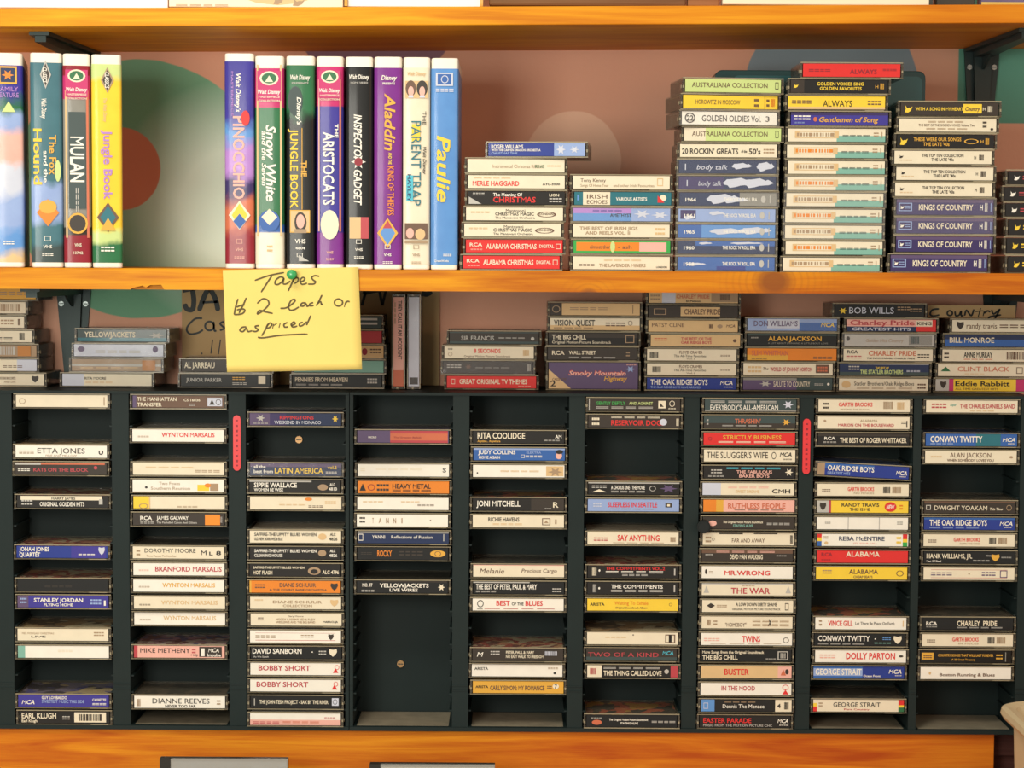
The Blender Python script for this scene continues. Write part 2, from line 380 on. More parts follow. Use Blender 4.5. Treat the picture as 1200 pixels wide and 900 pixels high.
def rack(cols, xl, xr, label, strip_after):
    t = thing('cassette_rack', label, 'rack', ((xl+xr)/2, .06, ZRB-.0045), 'black cassette racks')
    bx, by, bz = t.location
    def part(mb, name, parent=None):
        o = mb.obj(name, parent or t)
        if not parent: o.location = (-bx, -by, -bz)
        return o
    mb = MB(); mb.box(xl, xr, .077, RD, ZRB-.0045, ZRT-.0023, plast); part(mb, 'back_panel')
    mb = MB(); mb.box(xl, xr, 0, RD, ZRT-.0023, ZRT, plast); mb.box(xl, xr, -.001, .001, ZRT-.0024, ZRT+.0006, plast); part(mb, 'top_panel')
    mb = MB(); mb.box(xl, xr, 0, .0769, ZRB-.0045, ZRB-.0002, plast); mb.box(xl, xr, -.0012, .0006, ZRB-.0047, ZRB-.0001, plast); part(mb, 'bottom_panel')
    edges = [xl]
    for a, b in zip(cols[:-1], cols[1:]): edges += [(CX[a]+HC), (CX[b]-HC)]
    edges += [xr]
    walls = [(xl, CX[cols[0]]-HC)]+[(CX[a]+HC, CX[b]-HC) for a, b in zip(cols[:-1], cols[1:])]+[(CX[cols[-1]]+HC, xr)]
    for k, (a, b) in enumerate(walls):
        mb = MB(); mb.box(a, b, .0006, .0768, ZRB, ZRT-.0024, plast)
        if k > 0: ribs(mb, a, -1)
        if k < len(walls)-1: ribs(mb, b, 1, cols[k])
        for z in (slot_z(17)+.009, slot_z(17)+.0035): mb.box(a, b, -.0002, .001, z, z+.0012, plast_in)
        w = part(mb, 'divider')
        if k > 0 and cols[k-1] == strip_after:
            c = (a+b)/2; z0, z1 = W(278, 551.5, 0).z, W(278, 486.5, 0).z; r = .0042
            pl = [(c+r*math.cos(math.pi*i/6), z1-r+r*math.sin(math.pi*i/6)) for i in range(7)]+[(c-r*math.cos(math.pi*i/6), z0+r-r*math.sin(math.pi*i/6)) for i in range(7)]
            mb = MB(); mb.prism(pl, -.0018, .0006, redp, 'y'); s = mb.obj('nameplate', w); s['label'] = 'narrow red nameplate strip'
            mb = MB(); dk = ink('R')
            for i in range(10):
                z = z1-.006-i*(z1-z0-.012)/9; mb.box(c-.0012, c+.0012, -.0021, -.0017, z-.0008-.0005*(i % 3), z+.0008, dk)
            mb.obj('lettering', s)
    for i, ci in enumerate(cols):                     # dusty floor of each column
        mb = MB(); mb.box(CX[ci]-HC+.004, CX[ci]+HC-.004, .006, .074, ZRB-.0003, ZRB, dust); part(mb, 'dust_liner')
    return t, part
mid34 = (CX[2]+CX[3])/2
r1, part1 = rack([0, 1, 2], W(-12, 660, 0).x, mid34-.0004, 'black plastic cassette rack of three columns, left of the gap between racks', 1)
r2, part2 = rack([3, 4, 5, 6, 7, 8], mid34+.0004, CX[8]+HC+.012, 'black plastic cassette rack of six columns, reaching to the beige tub', 6)
brass = mottled('screw_brass', '#B98F62', .35, 0, .1, 60, metal=.6)
for (px, py, part) in ((350.5, 515, part1), (469.5, 777.5, part2)):
    p = W(px, py, .077); mb = MB(); mb.disc((p.x, .0755, p.z), .0042, .003, brass, 12); mb.box(p.x-.003, p.x+.003, .0735, .0742, p.z-.0005, p.z+.0005, steel)
    part(mb, 'screw')
p = W(824.5, 617, -.006)
mb = MB(); mb.disc((0, 0, 0), .0076, .005, mottled('black_rubber', '#101615', .6), 20); mb.disc((0, -.003, 0), .006, .002, mottled('black_rubber', '#101615', .6), 20)
o = mb.obj('round_magnet'); r_ = random.Random(6*40+7); r_.uniform(-.0006, .0006); o.location = (p.x, r_.uniform(-.0045, .0005)-.0026, p.z); tag(o, 'round black button stuck at the edge of a cassette column', 'button')

# ---------------- base cabinet under the racks
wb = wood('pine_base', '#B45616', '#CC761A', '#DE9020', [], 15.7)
ZB = ZRB-.0045; xr_ = W(1165, 880, .004).x
t = thing('wooden_cabinet', 'orange pine cabinet top standing under the black racks', 'cabinet', (0, .07, ZB-.16))
mb = MB(); mb.box(-.75, xr_, .004, .024, -.0, .16, wb); f = mb.obj('face_board', t); f.location = (0, -.07, 0); bevel(f, .001)
mb = MB(); mb.box(-.75, xr_, .0245, WALLY-.0005, .14, .16, wb); f = mb.obj('top_board', t); f.location = (0, -.07, 0)
shade_post = wood('gap_shade_wood', '#3C2A22', '#4A352A', '#574033', [], 2.2)  # dark brown stands in for the shadow gap at the cabinet end
mb = MB(); mb.box(xr_+.001, .70, .03, WALLY-.001, ZB-.1598, ZB-.0002, shade_post)
mb.box(xr_+.001, .70, .022, .031, ZB-.03, ZB-.0002, shade_post)
tag(mb.obj('gap_shade_post'), 'dark brown post standing for the shadow gap at the end of the orange cabinet', 'shade_post')
ZL = ZB-.16
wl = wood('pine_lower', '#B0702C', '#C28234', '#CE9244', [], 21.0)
mb = MB(); mb.box(-.75, .75, -.42, WALLY+.004, ZL-.022, ZL, wl)
tag(bevel(mb.obj('wooden_shelf'), .001), 'low pine shelf under the cabinet, holding the compact disc cases', 'shelf', 'wooden shelves')

# ------------------------------------------------------------------ cassettes
def clear_mat(name, hexa, alpha, rough):
    m, nt, b = node_mat(name); b.inputs['Base Color'].default_value = lin(hexa); b.inputs['Alpha'].default_value = alpha
    nz = nt.nodes.new('ShaderNodeTexNoise'); nz.inputs['Scale'].default_value = 120; tc = nt.nodes.new('ShaderNodeTexCoord'); nt.links.new(tc.outputs['Object'], nz.inputs[0])
    mr = nt.nodes.new('ShaderNodeMapRange'); mr.inputs[3].default_value = rough*.6; mr.inputs[4].default_value = rough*1.6
    nt.links.new(nz.outputs['Fac'], mr.inputs[0]); nt.links.new(mr.outputs[0], b.inputs['Roughness']); return m
CLEAR = clear_mat('clear_polystyrene', '#5A5144', .60, .16)
LIDTOP = clear_mat('clear_lid', '#8C8472', .16, .14)
EDGE = clear_mat('polystyrene_edge', '#A3967A', .85, .22)
FILM = clear_mat('cellophane', '#E8E8EE', .07, .07)
SHELL = mottled('tape_shell_plastic', '#1E1C1B', .4, 0, .1)
def art(name, cols, scale):
    m, nt, b = node_mat('art_'+name); N = nt.nodes; tc = N.new('ShaderNodeTexCoord')
    v = N.new('ShaderNodeTexVoronoi'); v.inputs['Scale'].default_value = scale; n = N.new('ShaderNodeTexNoise'); n.inputs['Scale'].default_value = scale*.8
    ad = N.new('ShaderNodeMix'); ad.data_type = 'VECTOR'; ad.inputs[0].default_value = .25
    nt.links.new(tc.outputs['Object'], ad.inputs[4]); nt.links.new(n.outputs['Color'], ad.inputs[5]); nt.links.new(tc.outputs['Object'], n.inputs[0]); nt.links.new(ad.outputs[1], v.inputs['Vector'])
    sp = N.new('ShaderNodeSeparateColor'); nt.links.new(v.outputs['Color'], sp.inputs[0])
    rp = N.new('ShaderNodeValToRGB'); rp.color_ramp.interpolation = 'CONSTANT'; e = rp.color_ramp.elements
    e[0].color = lin(cols[0]); e[1].position = 1/len(cols); e[1].color = lin(cols[1])
    for i, c in enumerate(cols[2:]): q = e.new((i+2)/len(cols)); q.color = lin(c)
    nt.links.new(sp.outputs[0], rp.inputs[0]); nt.links.new(rp.outputs[0], b.inputs['Base Color']); b.inputs['Roughness'].default_value = .4; b.inputs['Coat Weight'].default_value = .4
    return m
ARTS = dict(r=art('red', ['#B23A30', '#E3CFA6', '#7A2A28', '#D8A070'], 30), t=art('tan', ['#C7A878', '#E0CDA4', '#6B5238', '#B58C5A'], 22),
            b=art('blue', ['#4F4FA0', '#D9C08E', '#3A2F4A', '#8C7F9A'], 22), k=art('dark', ['#25231F', '#3A3530', '#57483A', '#1B1A19'], 24),
            y=art('yellow', ['#C9922E', '#7A3A22', '#2B241F', '#C85A34'], 26), m=art('mauve', ['#C58A9A', '#6A5A8A', '#E0C6B8', '#8E4A4A'], 34))
CASES = {}
HW, HD = .0545, .035
def case_mesh(T, flip):
    k = (round(T, 4), flip)
    if k in CASES: return CASES[k]
    mb = MB(); e = .0013
    mb.box(-HW, HW, -HD, HD, 0, e, CLEAR); mb.box(-HW+.0003, HW-.0003, -HD+.001, HD, T-e, T, LIDTOP)
    mb.box(-HW, HW, -HD, -HD+.0008, 0, e*.9, EDGE); mb.box(-HW+.0003, HW-.0003, -HD+.0002, -HD+.001, T-e*.8, T, EDGE)
    mb.box(-HW, HW, HD-e, HD, e, T-e, CLEAR)
    for s in (-1, 1):
        x = s*HW; a, b = sorted((x, x-s*e)); mb.prism([(-HD+.001, e), (HD-e, e), (HD-e, T-e), (-HD+.004, T-e), (-HD+.001, T*.7)], a, b, CLEAR, 'x')
        mb.box(min(x, x-s*.0022), max(x, x-s*.0022), -HD+.0004, -HD+.0022, e, T-e, CLEAR)
        mb.disc((x-s*.0008, -HD+.006, T*.42), .0022, .0030, EDGE, 8, 'x')
        mb.box(min(x-s*.0003, x-s*.0018), max(x-s*.0003, x-s*.0018), -HD, -HD+.001, T*.34, T*.5, EDGE)
    u0 = .030 if not flip else -.050
    mb.box(u0, u0+.020, -HD-.0002, -HD+.001, .0001, e*.8, EDGE)
    CASES[k] = mb.mesh('case'); return CASES[k]
def shell_mesh(T):
    k = ('s', round(T, 4))
    if k in CASES: return CASES[k]
    mb = MB(); z0, z1 = T*.18, T*.82
    mb.box(-.050, .050, -.027, .031, z0, z1, SHELL)
    mb.prism([(-.040, -.0275), (.040, -.0275), (.036, -.014), (-.036, -.014)], z0-.0007, z1+.0007, SHELL, 'z')
    for s in (-1, 1): mb.disc((s*.021, .004, (z0+z1)/2), .0055, z1-z0+.001, EDGE, 10, 'z')
    CASES[k] = mb.mesh('tape_shell'); return CASES[k]
def film_mesh(T, seed):
    k = ('f', round(T, 4), seed)
    if k in CASES: return CASES[k]
    rnd = random.Random(seed); mb = MB(); nx, nz = 30, 4; V = []
    ph = [rnd.uniform(0, 6.3) for _ in range(6)]
    for j in range(nz+1):
        for i in range(nx+1):
            x = -HW+.0005+(2*HW-.001)*i/nx; z = .0003+(T-.0006)*j/nz
            d = .0006+.0005*math.sin(i*.55+ph[0]+j*.7)+.0004*math.sin(i*1.35+ph[1]-j*1.1)+.0003*math.sin(j*2.2+ph[2])
            V.append((x, -HD-.0003-max(0, d), z))
    mb.raw(V, [(j*(nx+1)+i, j*(nx+1)+i+1, (j+1)*(nx+1)+i+1, (j+1)*(nx+1)+i) for j in range(nz) for i in range(nx)], FILM)
    CASES[k] = mb.mesh('shrink_wrap'); CASES[k].polygons.foreach_set('use_smooth', [True]*len(CASES[k].polygons)); return CASES[k]
CW = .0514                                            # half width of the spine card
def put_print(mb, body, u0, u1, v, h, code, style, X0, X1, Z0, Z1, y):
    V, Fs = print_geo((body, style))
    if not V: return
    xa, xb = X0+(X1-X0)*u0/100, X0+(X1-X0)*u1/100; hh = (Z1-Z0)*h/100; zb = Z0+(Z1-Z0)*v/100-hh/2
    mb.raw([(xa+(xb-xa)*p, y, zb+hh*q) for p, q in V], Fs, ink(code))
def tape(spec, label, group, loc, rz=0.0, ry=0.0, T=.017, upright=False):
    """spec = (card colour, cover art, bands, prints, options)"""
    bg, cov, bands, prints, *opt = spec; opt = opt[0] if opt else ''
    t = thing('cassette_tape', label, 'cassette', loc, group)
    t.rotation_euler = (0, math.pi/2 if upright else ry, rz)
    link('case', case_mesh(T, 'F' in opt), t); link('tape_shell', shell_mesh(T), t)
    Z0, Z1 = .0017, T-.0017; Y = -HD+.0009
    mb = MB(); mc = card(bg)
    mb.box(-CW, CW, Y, Y+.0004, Z0, Z1, mc)
    mb.box(-CW, CW, Y+.0002, HD-.004, Z1-.0004, Z1, ARTS[cov] if cov else mc)
    mb.box(-CW, CW, Y+.0002, Y+.016, Z0, Z0+.0004, mc)
    for q in bands:
        u0, u1, code = q[0], q[1], q[2]; v0, v1 = (q[3], q[4]) if len(q) > 3 else (0, 100)
        a, b = -CW+2*CW*u0/100, -CW+2*CW*u1/100; za, zb = Z0+(Z1-Z0)*v0/100, Z0+(Z1-Z0)*v1/100
        k = .00004*(bands.index(q)+1); mb.face([(a, Y-k, za), (b, Y-k, za), (b, Y-k, zb), (a, Y-k, zb)], card(code))
    cardo = mb.obj('inlay_card', t, fix=False)
    if prints:
        mb = MB()
        marks = not any(not p[0].startswith('@') for p in prints)
        for i, p in enumerate(prints):
            if marks: mb = MB()
            body, u0, u1, v, h, code = p[:6]; put_print(mb, body, u0, u1, v, h, code, p[6] if len(p) > 6 else '', -CW, CW, Z0, Z1, Y-.0003-.00003*i)
            if marks: mb.obj('printed_mark', cardo, fix=False)
        if not marks: mb.obj('lettering', cardo, fix=False)
    if 'S' in opt:                                    # orange price sticker
        mb = MB(); mb.box(.030, .047, -HD-.0004, -HD-.0001, Z0+.0006, Z1-.0012, mottled('sticker_orange', '#EE8A22', .5, 0, .06)); mb.obj('price_sticker', t)
    if 's' in opt:
        mb = MB(); mb.box(.030, .045, -HD-.0004, -HD-.0001, Z0+.0006, Z1-.0012, mottled('sticker_ochre', '#B8762F', .5, 0, .15)); mb.obj('price_sticker', t)
    if 'W' in opt: link('shrink_wrap', film_mesh(T, int(loc[2]*1e4) % 5), t)
    return t
ORD = ['first', 'second', 'third', 'fourth', 'fifth', 'sixth', 'seventh', 'eighth', 'ninth', 'tenth', 'eleventh', 'twelfth', 'thirteenth', 'fourteenth', 'fifteenth', 'sixteenth', 'seventeenth', 'eighteenth', 'nineteenth', 'twentieth']
def describe(spec, i, n, place):
    bg, _, bands, prints = spec[:4]
    base = NAME[bg]
    words = [p for p in prints if not p[0].startswith('@') and p[4] >= 18]
    if words:
        big = max(words, key=lambda p: p[4]*(p[2]-p[1])); s = '%s cassette with %s lettering' % (base, NAME[big[5]])
    else: s = 'nearly blank %s cassette' % base
    pos = 'topmost' if i == 0 else 'lowest' if i == n-1 else ORD[i]+' from top'
    return '%s, %s %s' % (s, pos, place)

# prints: (text or @shape, left %, right %, centre height %, cap height %, ink, style)
def MCA(k='w', u=84): return [('MCA', u, u+12, 54, 30, k, 'i'), ('@lines', u+2, u+12, 26, 10, k)]
def GARTH(sub): return ('c', None, [], [('GARTH BROOKS', 33, 62, 58, 32, 'r'), (sub, 40, 62, 24, 16, 'x', 't'), ('@lines', 5, 14, 45, 24, 'h'), ('@bars', 72, 80, 50, 52, 'd'), ('@bars', 82, 92, 50, 52, 'x')])
def WYN(k, c='c'): return (c, None, [], [('WYNTON MARSALIS', 32, 90, 58, 36, k), ('@lines', 6, 18, 42, 12, 'x')])
RACK = {}
RACK[0] = [
 (0, ('c', None, [], [('@ring', 3.5, 10.5, 48, 48, 'x'), ('@box', 96, 97, 50, 70, 'x')])),
 (3, ('w', 't', [], [('ETTA JONES', 24, 76, 58, 46, 'd', 't'), ('FINE AND MELLOW', 33, 67, 17, 16, 'x', 't'), ('@lines', 4, 20, 45, 26, 'x'), ('@u', 91, 96, 42, 34, 'k')])),
 (4, ('d', 'r', [(0, 28, 's', 80, 96), (28, 98, 'O', 82, 97)], [('@lines', 3, 16, 38, 20, 'w'), ('KATS ON THE BLOCK', 20, 80, 40, 30, 'M'), ('@disc', 86, 90, 58, 30, 'M')])),
 (6, ('k', 'r', [(4, 93, 'c', 62, 96)], [('HARRY JAMES', 38, 64, 78, 22, 'k'), ('ORIGINAL GOLDEN HITS', 25, 74, 30, 36, 'w'), ('@lines', 5, 17, 45, 44, 's'), ('@box', 90, 94, 50, 44, 's')])),
 (9, ('n', 'r', [(88, 97, 'i', 24, 96), (60, 98, 'p')], [('JONAH JONES', 3, 36, 74, 36, 'w'), ('QUARTET', 3, 26, 28, 36, 'w'), ('@lines', 68, 86, 28, 18, 'w'), ('@shield', 90, 97, 60, 66, 'i')])),
 (11, ('u', 'r', [], [('@lines', 30, 60, 40, 14, 'd')])),
 (12, ('p', None, [(0, 12, 'v')], [('STANLEY JORDAN', 18, 72, 64, 34, 'w'), ('FLYING HOME', 29, 61, 24, 24, 'w'), ('@lines', 3, 10, 60, 48, 'l'), ('@lines', 80, 92, 52, 46, 'l'), ('@box', 95, 97, 40, 44, 'w')])),
 (14, ('c', 't', [], [('MEL MORGAN CHRISTMAS', 5, 40, 62, 16, 'x', 't'), ('LIVE', 15, 31, 34, 16, 'd'), ('@lines', 84, 95, 60, 34, 'x')])),
 (15, ('w', None, [(0, 8, 'a')], [('@lines', 44, 60, 60, 18, 'c')])),
 (18, ('p', 'b', [], [('GUY LOMBARDO', 26, 54, 78, 26, 'w'), ('SWEETEST MUSIC THIS SIDE', 26, 73, 46, 26, 'l'), ('MCA', 4, 18, 40, 36, 'w', 'i'), ('CASSETTE', 82, 97, 62, 20, 'w'), ('@lines', 82, 97, 26, 16, 'w')])),
 (19, ('k', None, [(61, 96, 'c', 8, 92)], [('EARL KLUGH', 3, 41, 64, 46, 'c'), ('Earl Klugh', 3, 20, 20, 24, 'c'), ('@lines', 48, 56, 48, 30, 's'), ('@bars', 66, 93, 50, 56, 'd')])),
]
RACK[1] = [
 (0, ('h', None, [(0, 4, 'v')], [('THE MANHATTAN', 5, 48, 72, 32, 'c'), ('TRANSFER', 5, 32, 26, 32, 'c'), ('CS 16036', 56, 74, 66, 24, 'c'), ('@lines', 62, 68, 26, 18, 's'), ('@box', 82, 98, 50, 70, 'i'), ('@tri', 84, 90, 48, 44, 'd'), ('@ring', 91, 97, 48, 50, 'd')])),
 (2, WYN('r', 'w')),
 (4, ('c', None, [], [('@lines', 68, 95, 34, 20, 'x'), ('@lines', 14, 66, 64, 10, 't')])),
 (5, ('w', None, [(71, 84, 'y', 8, 60)], [('Two Foxes', 29, 52, 70, 26, 'x', 't'), ('Southern Reunion', 20, 63, 30, 26, 'x', 't'), ('@disc', 13.5, 16.5, 36, 18, 'k'), ('@box', 85, 94, 40, 60, 'x'), ('@disc', 79, 86, 55, 34, 'o')])),
 (6, ('c', None, [(0, 17, 'y', 0, 100), (17, 18.5, 't')], [('@ring', 6, 16, 20, 44, 'x'), ('@lines', 48, 70, 16, 12, 'x')])),
 (7, ('d', None, [], [('RCA', 8, 21, 60, 34, 'w'), ('@lines', 8, 23, 22, 16, 's'), ('JAMES GALWAY', 26, 61, 62, 30, 'w'), ('The Pachelbel Canon And Others', 26, 70, 24, 18, 's'), ('@bars', 94, 98, 48, 50, 's')], 'S')),
 (9, ('c', 'k', [], [('DOROTHY MOORE', 13, 69, 68, 36, 'd', 't'), ('Time Passes To Another', 15, 48, 22, 18, 'x', 't'), ('@lines', 4, 8, 50, 50, 'x'), ('M', 75, 81, 52, 40, 'k'), ('L', 84, 88, 46, 30, 'k'), ('8', 91.5, 97, 50, 36, 'k')])),
 (10, ('w', None, [], [('BRANFORD MARSALIS', 24, 97, 54, 42, 'M'), ('@lines', 6, 17, 42, 12, 'm')])),
 (11, WYN('z', 'w')),
 (12, ('c', None, [], [('WYNTON MARSALIS', 30, 92, 54, 34, 't'), ('@lines', 6, 18, 34, 12, 'h')])),
 (13, WYN('t', 'w')),
 (15, ('m', 'm', [(0, 4, 'M'), (72, 97, 'd', 8, 94)], [('MIKE METHENY', 7, 62, 62, 40, 'k', 't'), ('@lines', 64, 68, 60, 40, 'M'), ('MCJ', 63, 70, 24, 16, 'd'), ('@box', 74, 78, 48, 66, 'w'), ('MCA', 82, 94, 66, 34, 'w', 'i'), ('Impulse', 81, 96, 26, 26, 'w')])),
 (18, ('w', 'k', [], [('DIANNE REEVES', 20, 83, 60, 44, 'k', 't'), ('NEVER TOO FAR', 34, 68, 17, 22, 'd'), ('@bars', 3, 7, 44, 60, 'x'), ('@lines', 91, 95, 50, 40, 'x')], 'D')),
]
ALC = lambda l2, bg, i1: (bg, 'k' if bg == 'k' else None, [], [('SAFFIRE-THE UPPITY BLUES WOMEN', 5, 73, 70, 26, i1), (l2, 5, 36, 32, 26, i1), ('@disc', 75, 84, 52, 54, 'x' if bg == 'k' else 't'), ('ALC', 88, 94, 72, 24, i1), ('4826', 87, 96, 34, 26, i1)])
RACK[2] = [
 (1, ('q', None, [(0, 22, 'v'), (22, 40, 'N')], [('RIPPINGTONS', 33, 70, 66, 30, 'r'), ('WEEKEND IN MONACO', 27, 78, 26, 28, 'i'), ('@star', 7, 17, 60, 66, 's'), ('@lines', 4, 20, 20, 14, 's'), ('@star', 90, 97, 56, 60, 'y')])),
 (4, ('q', 'k', [(0, 100, 'v', 70, 100)], [('all the', 4, 17, 74, 28, 'w'), ('best from', 4, 25, 34, 30, 'w'), ('LATIN AMERICA', 27, 80, 42, 46, 'y'), ('vol.2', 85, 95, 70, 28, 'y'), ('@lines', 83, 95, 28, 14, 'w')], 'W')),
 (5, ('k', None, [(0, 68, 's', 86, 98)], [('SIPPIE WALLACE', 5, 52, 62, 40, 'w'), ('WOMEN BE WISE', 5, 37, 22, 26, 'w'), ('@disc', 75, 86, 44, 52, 'x'), ('ALC', 88, 94, 68, 24, 'w'), ('4810', 87, 96, 32, 26, 'w')])),
 (6, ('c', None, [], [('@lines', 64, 80, 26, 18, 'h'), ('@lines', 82, 94, 60, 24, 't'), ('@lines', 32, 60, 40, 10, 't'), ('@disc', 60, 68, 86, 26, 'o')])),
 (8, ALC('OLD. NEW. BORROWED & BLUE', 'c', 'k')),
 (9, ALC('CLEANING HOUSE', 'k', 'w')),
 (10, ('k', None, [], [('SAFFIRE-THE UPPITY BLUES WOMEN', 4, 60, 72, 20, 'c'), ('HOT FLASH', 4, 25, 30, 32, 'c'), ('@disc', 64, 78, 44, 64, 'x'), ('@disc', 67, 75, 40, 40, 'k'), ('ALC-4796', 80, 98, 36, 32, 'c')])),
 (11, ('o', None, [(0, 2, 'z'), (60, 100, 'o')], [('DIANE SCHUUR', 33, 73, 66, 34, 'h'), ('& THE COUNT BASIE ORCHESTRA', 22, 85, 26, 16, 'h'), ('@lines', 6, 17, 56, 34, 'h'), ('@shield', 89, 97, 52, 60, 'd')])),
 (12, ('c', None, [], [('DIANE SCHUUR', 25, 79, 60, 24, 'x'), ('COLLECTION', 36, 68, 28, 20, 'x'), ('@shield', 88, 97, 52, 58, 't'), ('@lines', 5, 14, 76, 12, 't')])),
 (13, ('c', None, [], [('Gary Moore', 41, 58, 80, 14, 'h', 't'), ('MOODY & SONNY RED & RUDY', 28, 71, 54, 18, 'x'), ('WES LEWIS AND THE BIG BAND', 28, 71, 30, 18, 'x'), ('@lines', 8, 14, 58, 24, 'h'), ('MARACUJA', 80, 96, 34, 16, 'k')])),
 (14, ('w', None, [(6, 94, 'M', 17, 21), (6, 94, 'M', 79, 81)], [('@lines', 6, 28, 50, 24, 'x'), ('@lines', 56, 70, 56, 24, 'x'), ('@shield', 86, 92, 48, 50, 'd')])),
 (15, ('u', 'r', [], [('DAVID SANBORN', 2, 56, 66, 44, 'w'), ('As We Speak', 3, 20, 18, 14, 's'), ('@disc', 67, 68.5, 58, 10, 'w'), ('@lines', 75, 83, 54, 36, 's'), ('@shield', 86, 95, 52, 64, 'c')])),
 (16, ('w', None, [], [('BOBBY SHORT', 9, 66, 60, 44, 'M'), ('@tri', 91, 97, 40, 40, 'r'), ('@ring', 93, 98, 66, 40, 'r')])),
 (17, ('w', None, [], [('BOBBY SHORT', 7, 64, 62, 44, 'M'), ('@tri', 90, 96, 40, 40, 'r'), ('@ring', 92, 97, 66, 40, 'r')])),
 (18, ('u', None, [], [('THE JOHN TESH PROJECT - SAX BY THE RIVER', 10, 86, 52, 32, 'c'), ('@box', 4, 5, 50, 60, 's'), ('@box', 90, 97.5, 54, 64, 'i'), ('@ring', 91, 96, 54, 44, 'k')])),
 (19, ('w', None, [(0, 100, 'm', 0, 46)], [('@lines', 3, 32, 22, 18, 'M'), ('@lines', 36, 76, 26, 14, 'O'), ('@lines', 82, 94, 64, 12, 'M')])),
]
RACK[3] = [
 (2, ('v', None, [(36, 99, 'M'), (36, 99, 'O', 20, 78)], [('MICRO', 12, 21, 45, 16, 'w'), ('The Greatest Ballads', 40, 70, 45, 14, 'R', 'ti')])),
 (4, ('w', None, [], [('@lines', 3, 8, 56, 28, 'c'), ('@lines', 20, 70, 60, 14, 'c'), ('S', 93, 97, 54, 36, 'd')])),
 (5, ('o', None, [], [('HEAVY METAL', 38, 80, 60, 40, 'k'), ('@lines', 38, 80, 24, 14, 'k'), ('@tri', 2, 9, 50, 60, 'k'), ('@ring', 11, 19, 48, 52, 'R'), ('@lines', 21, 34, 50, 60, 'd')])),
 (6, ('w', None, [], [('@lines', 66, 84, 40, 14, 'h'), ('@lines', 6, 28, 66, 12, 't'), ('@lines', 48, 68, 66, 12, 't')])),
 (7, ('w', None, [], [('@lines', 3, 9, 56, 50, 'd'), ('T', 17, 18.5, 50, 44, 'x'), ('A', 24, 27, 50, 44, 'x'), ('N', 32, 35, 50, 44, 'x'), ('N', 40, 43, 50, 44, 'x'), ('I', 49, 50, 50, 44, 'x'), ('@disc', 80, 81.5, 52, 10, 'h')])),
 (8, ('q', None, [(0, 100, 'g', 84, 100)], [('YANNI', 16, 30, 54, 30, 'w', 't'), ('Reflections of Passion', 37, 82, 54, 26, 'w', 't'), ('@frame', 1, 6, 50, 56, 'w'), ('@box', 94, 95, 50, 60, 's')])),
 (9, ('u', None, [], [('ROCKY', 22, 38, 54, 52, 'o'), ('@lines', 4, 16, 52, 20, 'd'), ('@lines', 46, 72, 56, 40, 'd'), ('@disc', 80, 97, 52, 58, 'z'), ('@ring', 85, 92, 52, 44, 'h')])),
 (11, ('u', None, [(26, 99, 'd', 90, 100)], [('YELLOWJACKETS', 25, 79, 64, 34, 'w'), ('LIVE WIRES', 36, 67, 26, 26, 'w'), ('NO. 97', 6, 17, 66, 30, 'w'), ('@lines', 5, 19, 18, 16, 's'), ('@star', 89, 97, 50, 64, 'c')])),
]
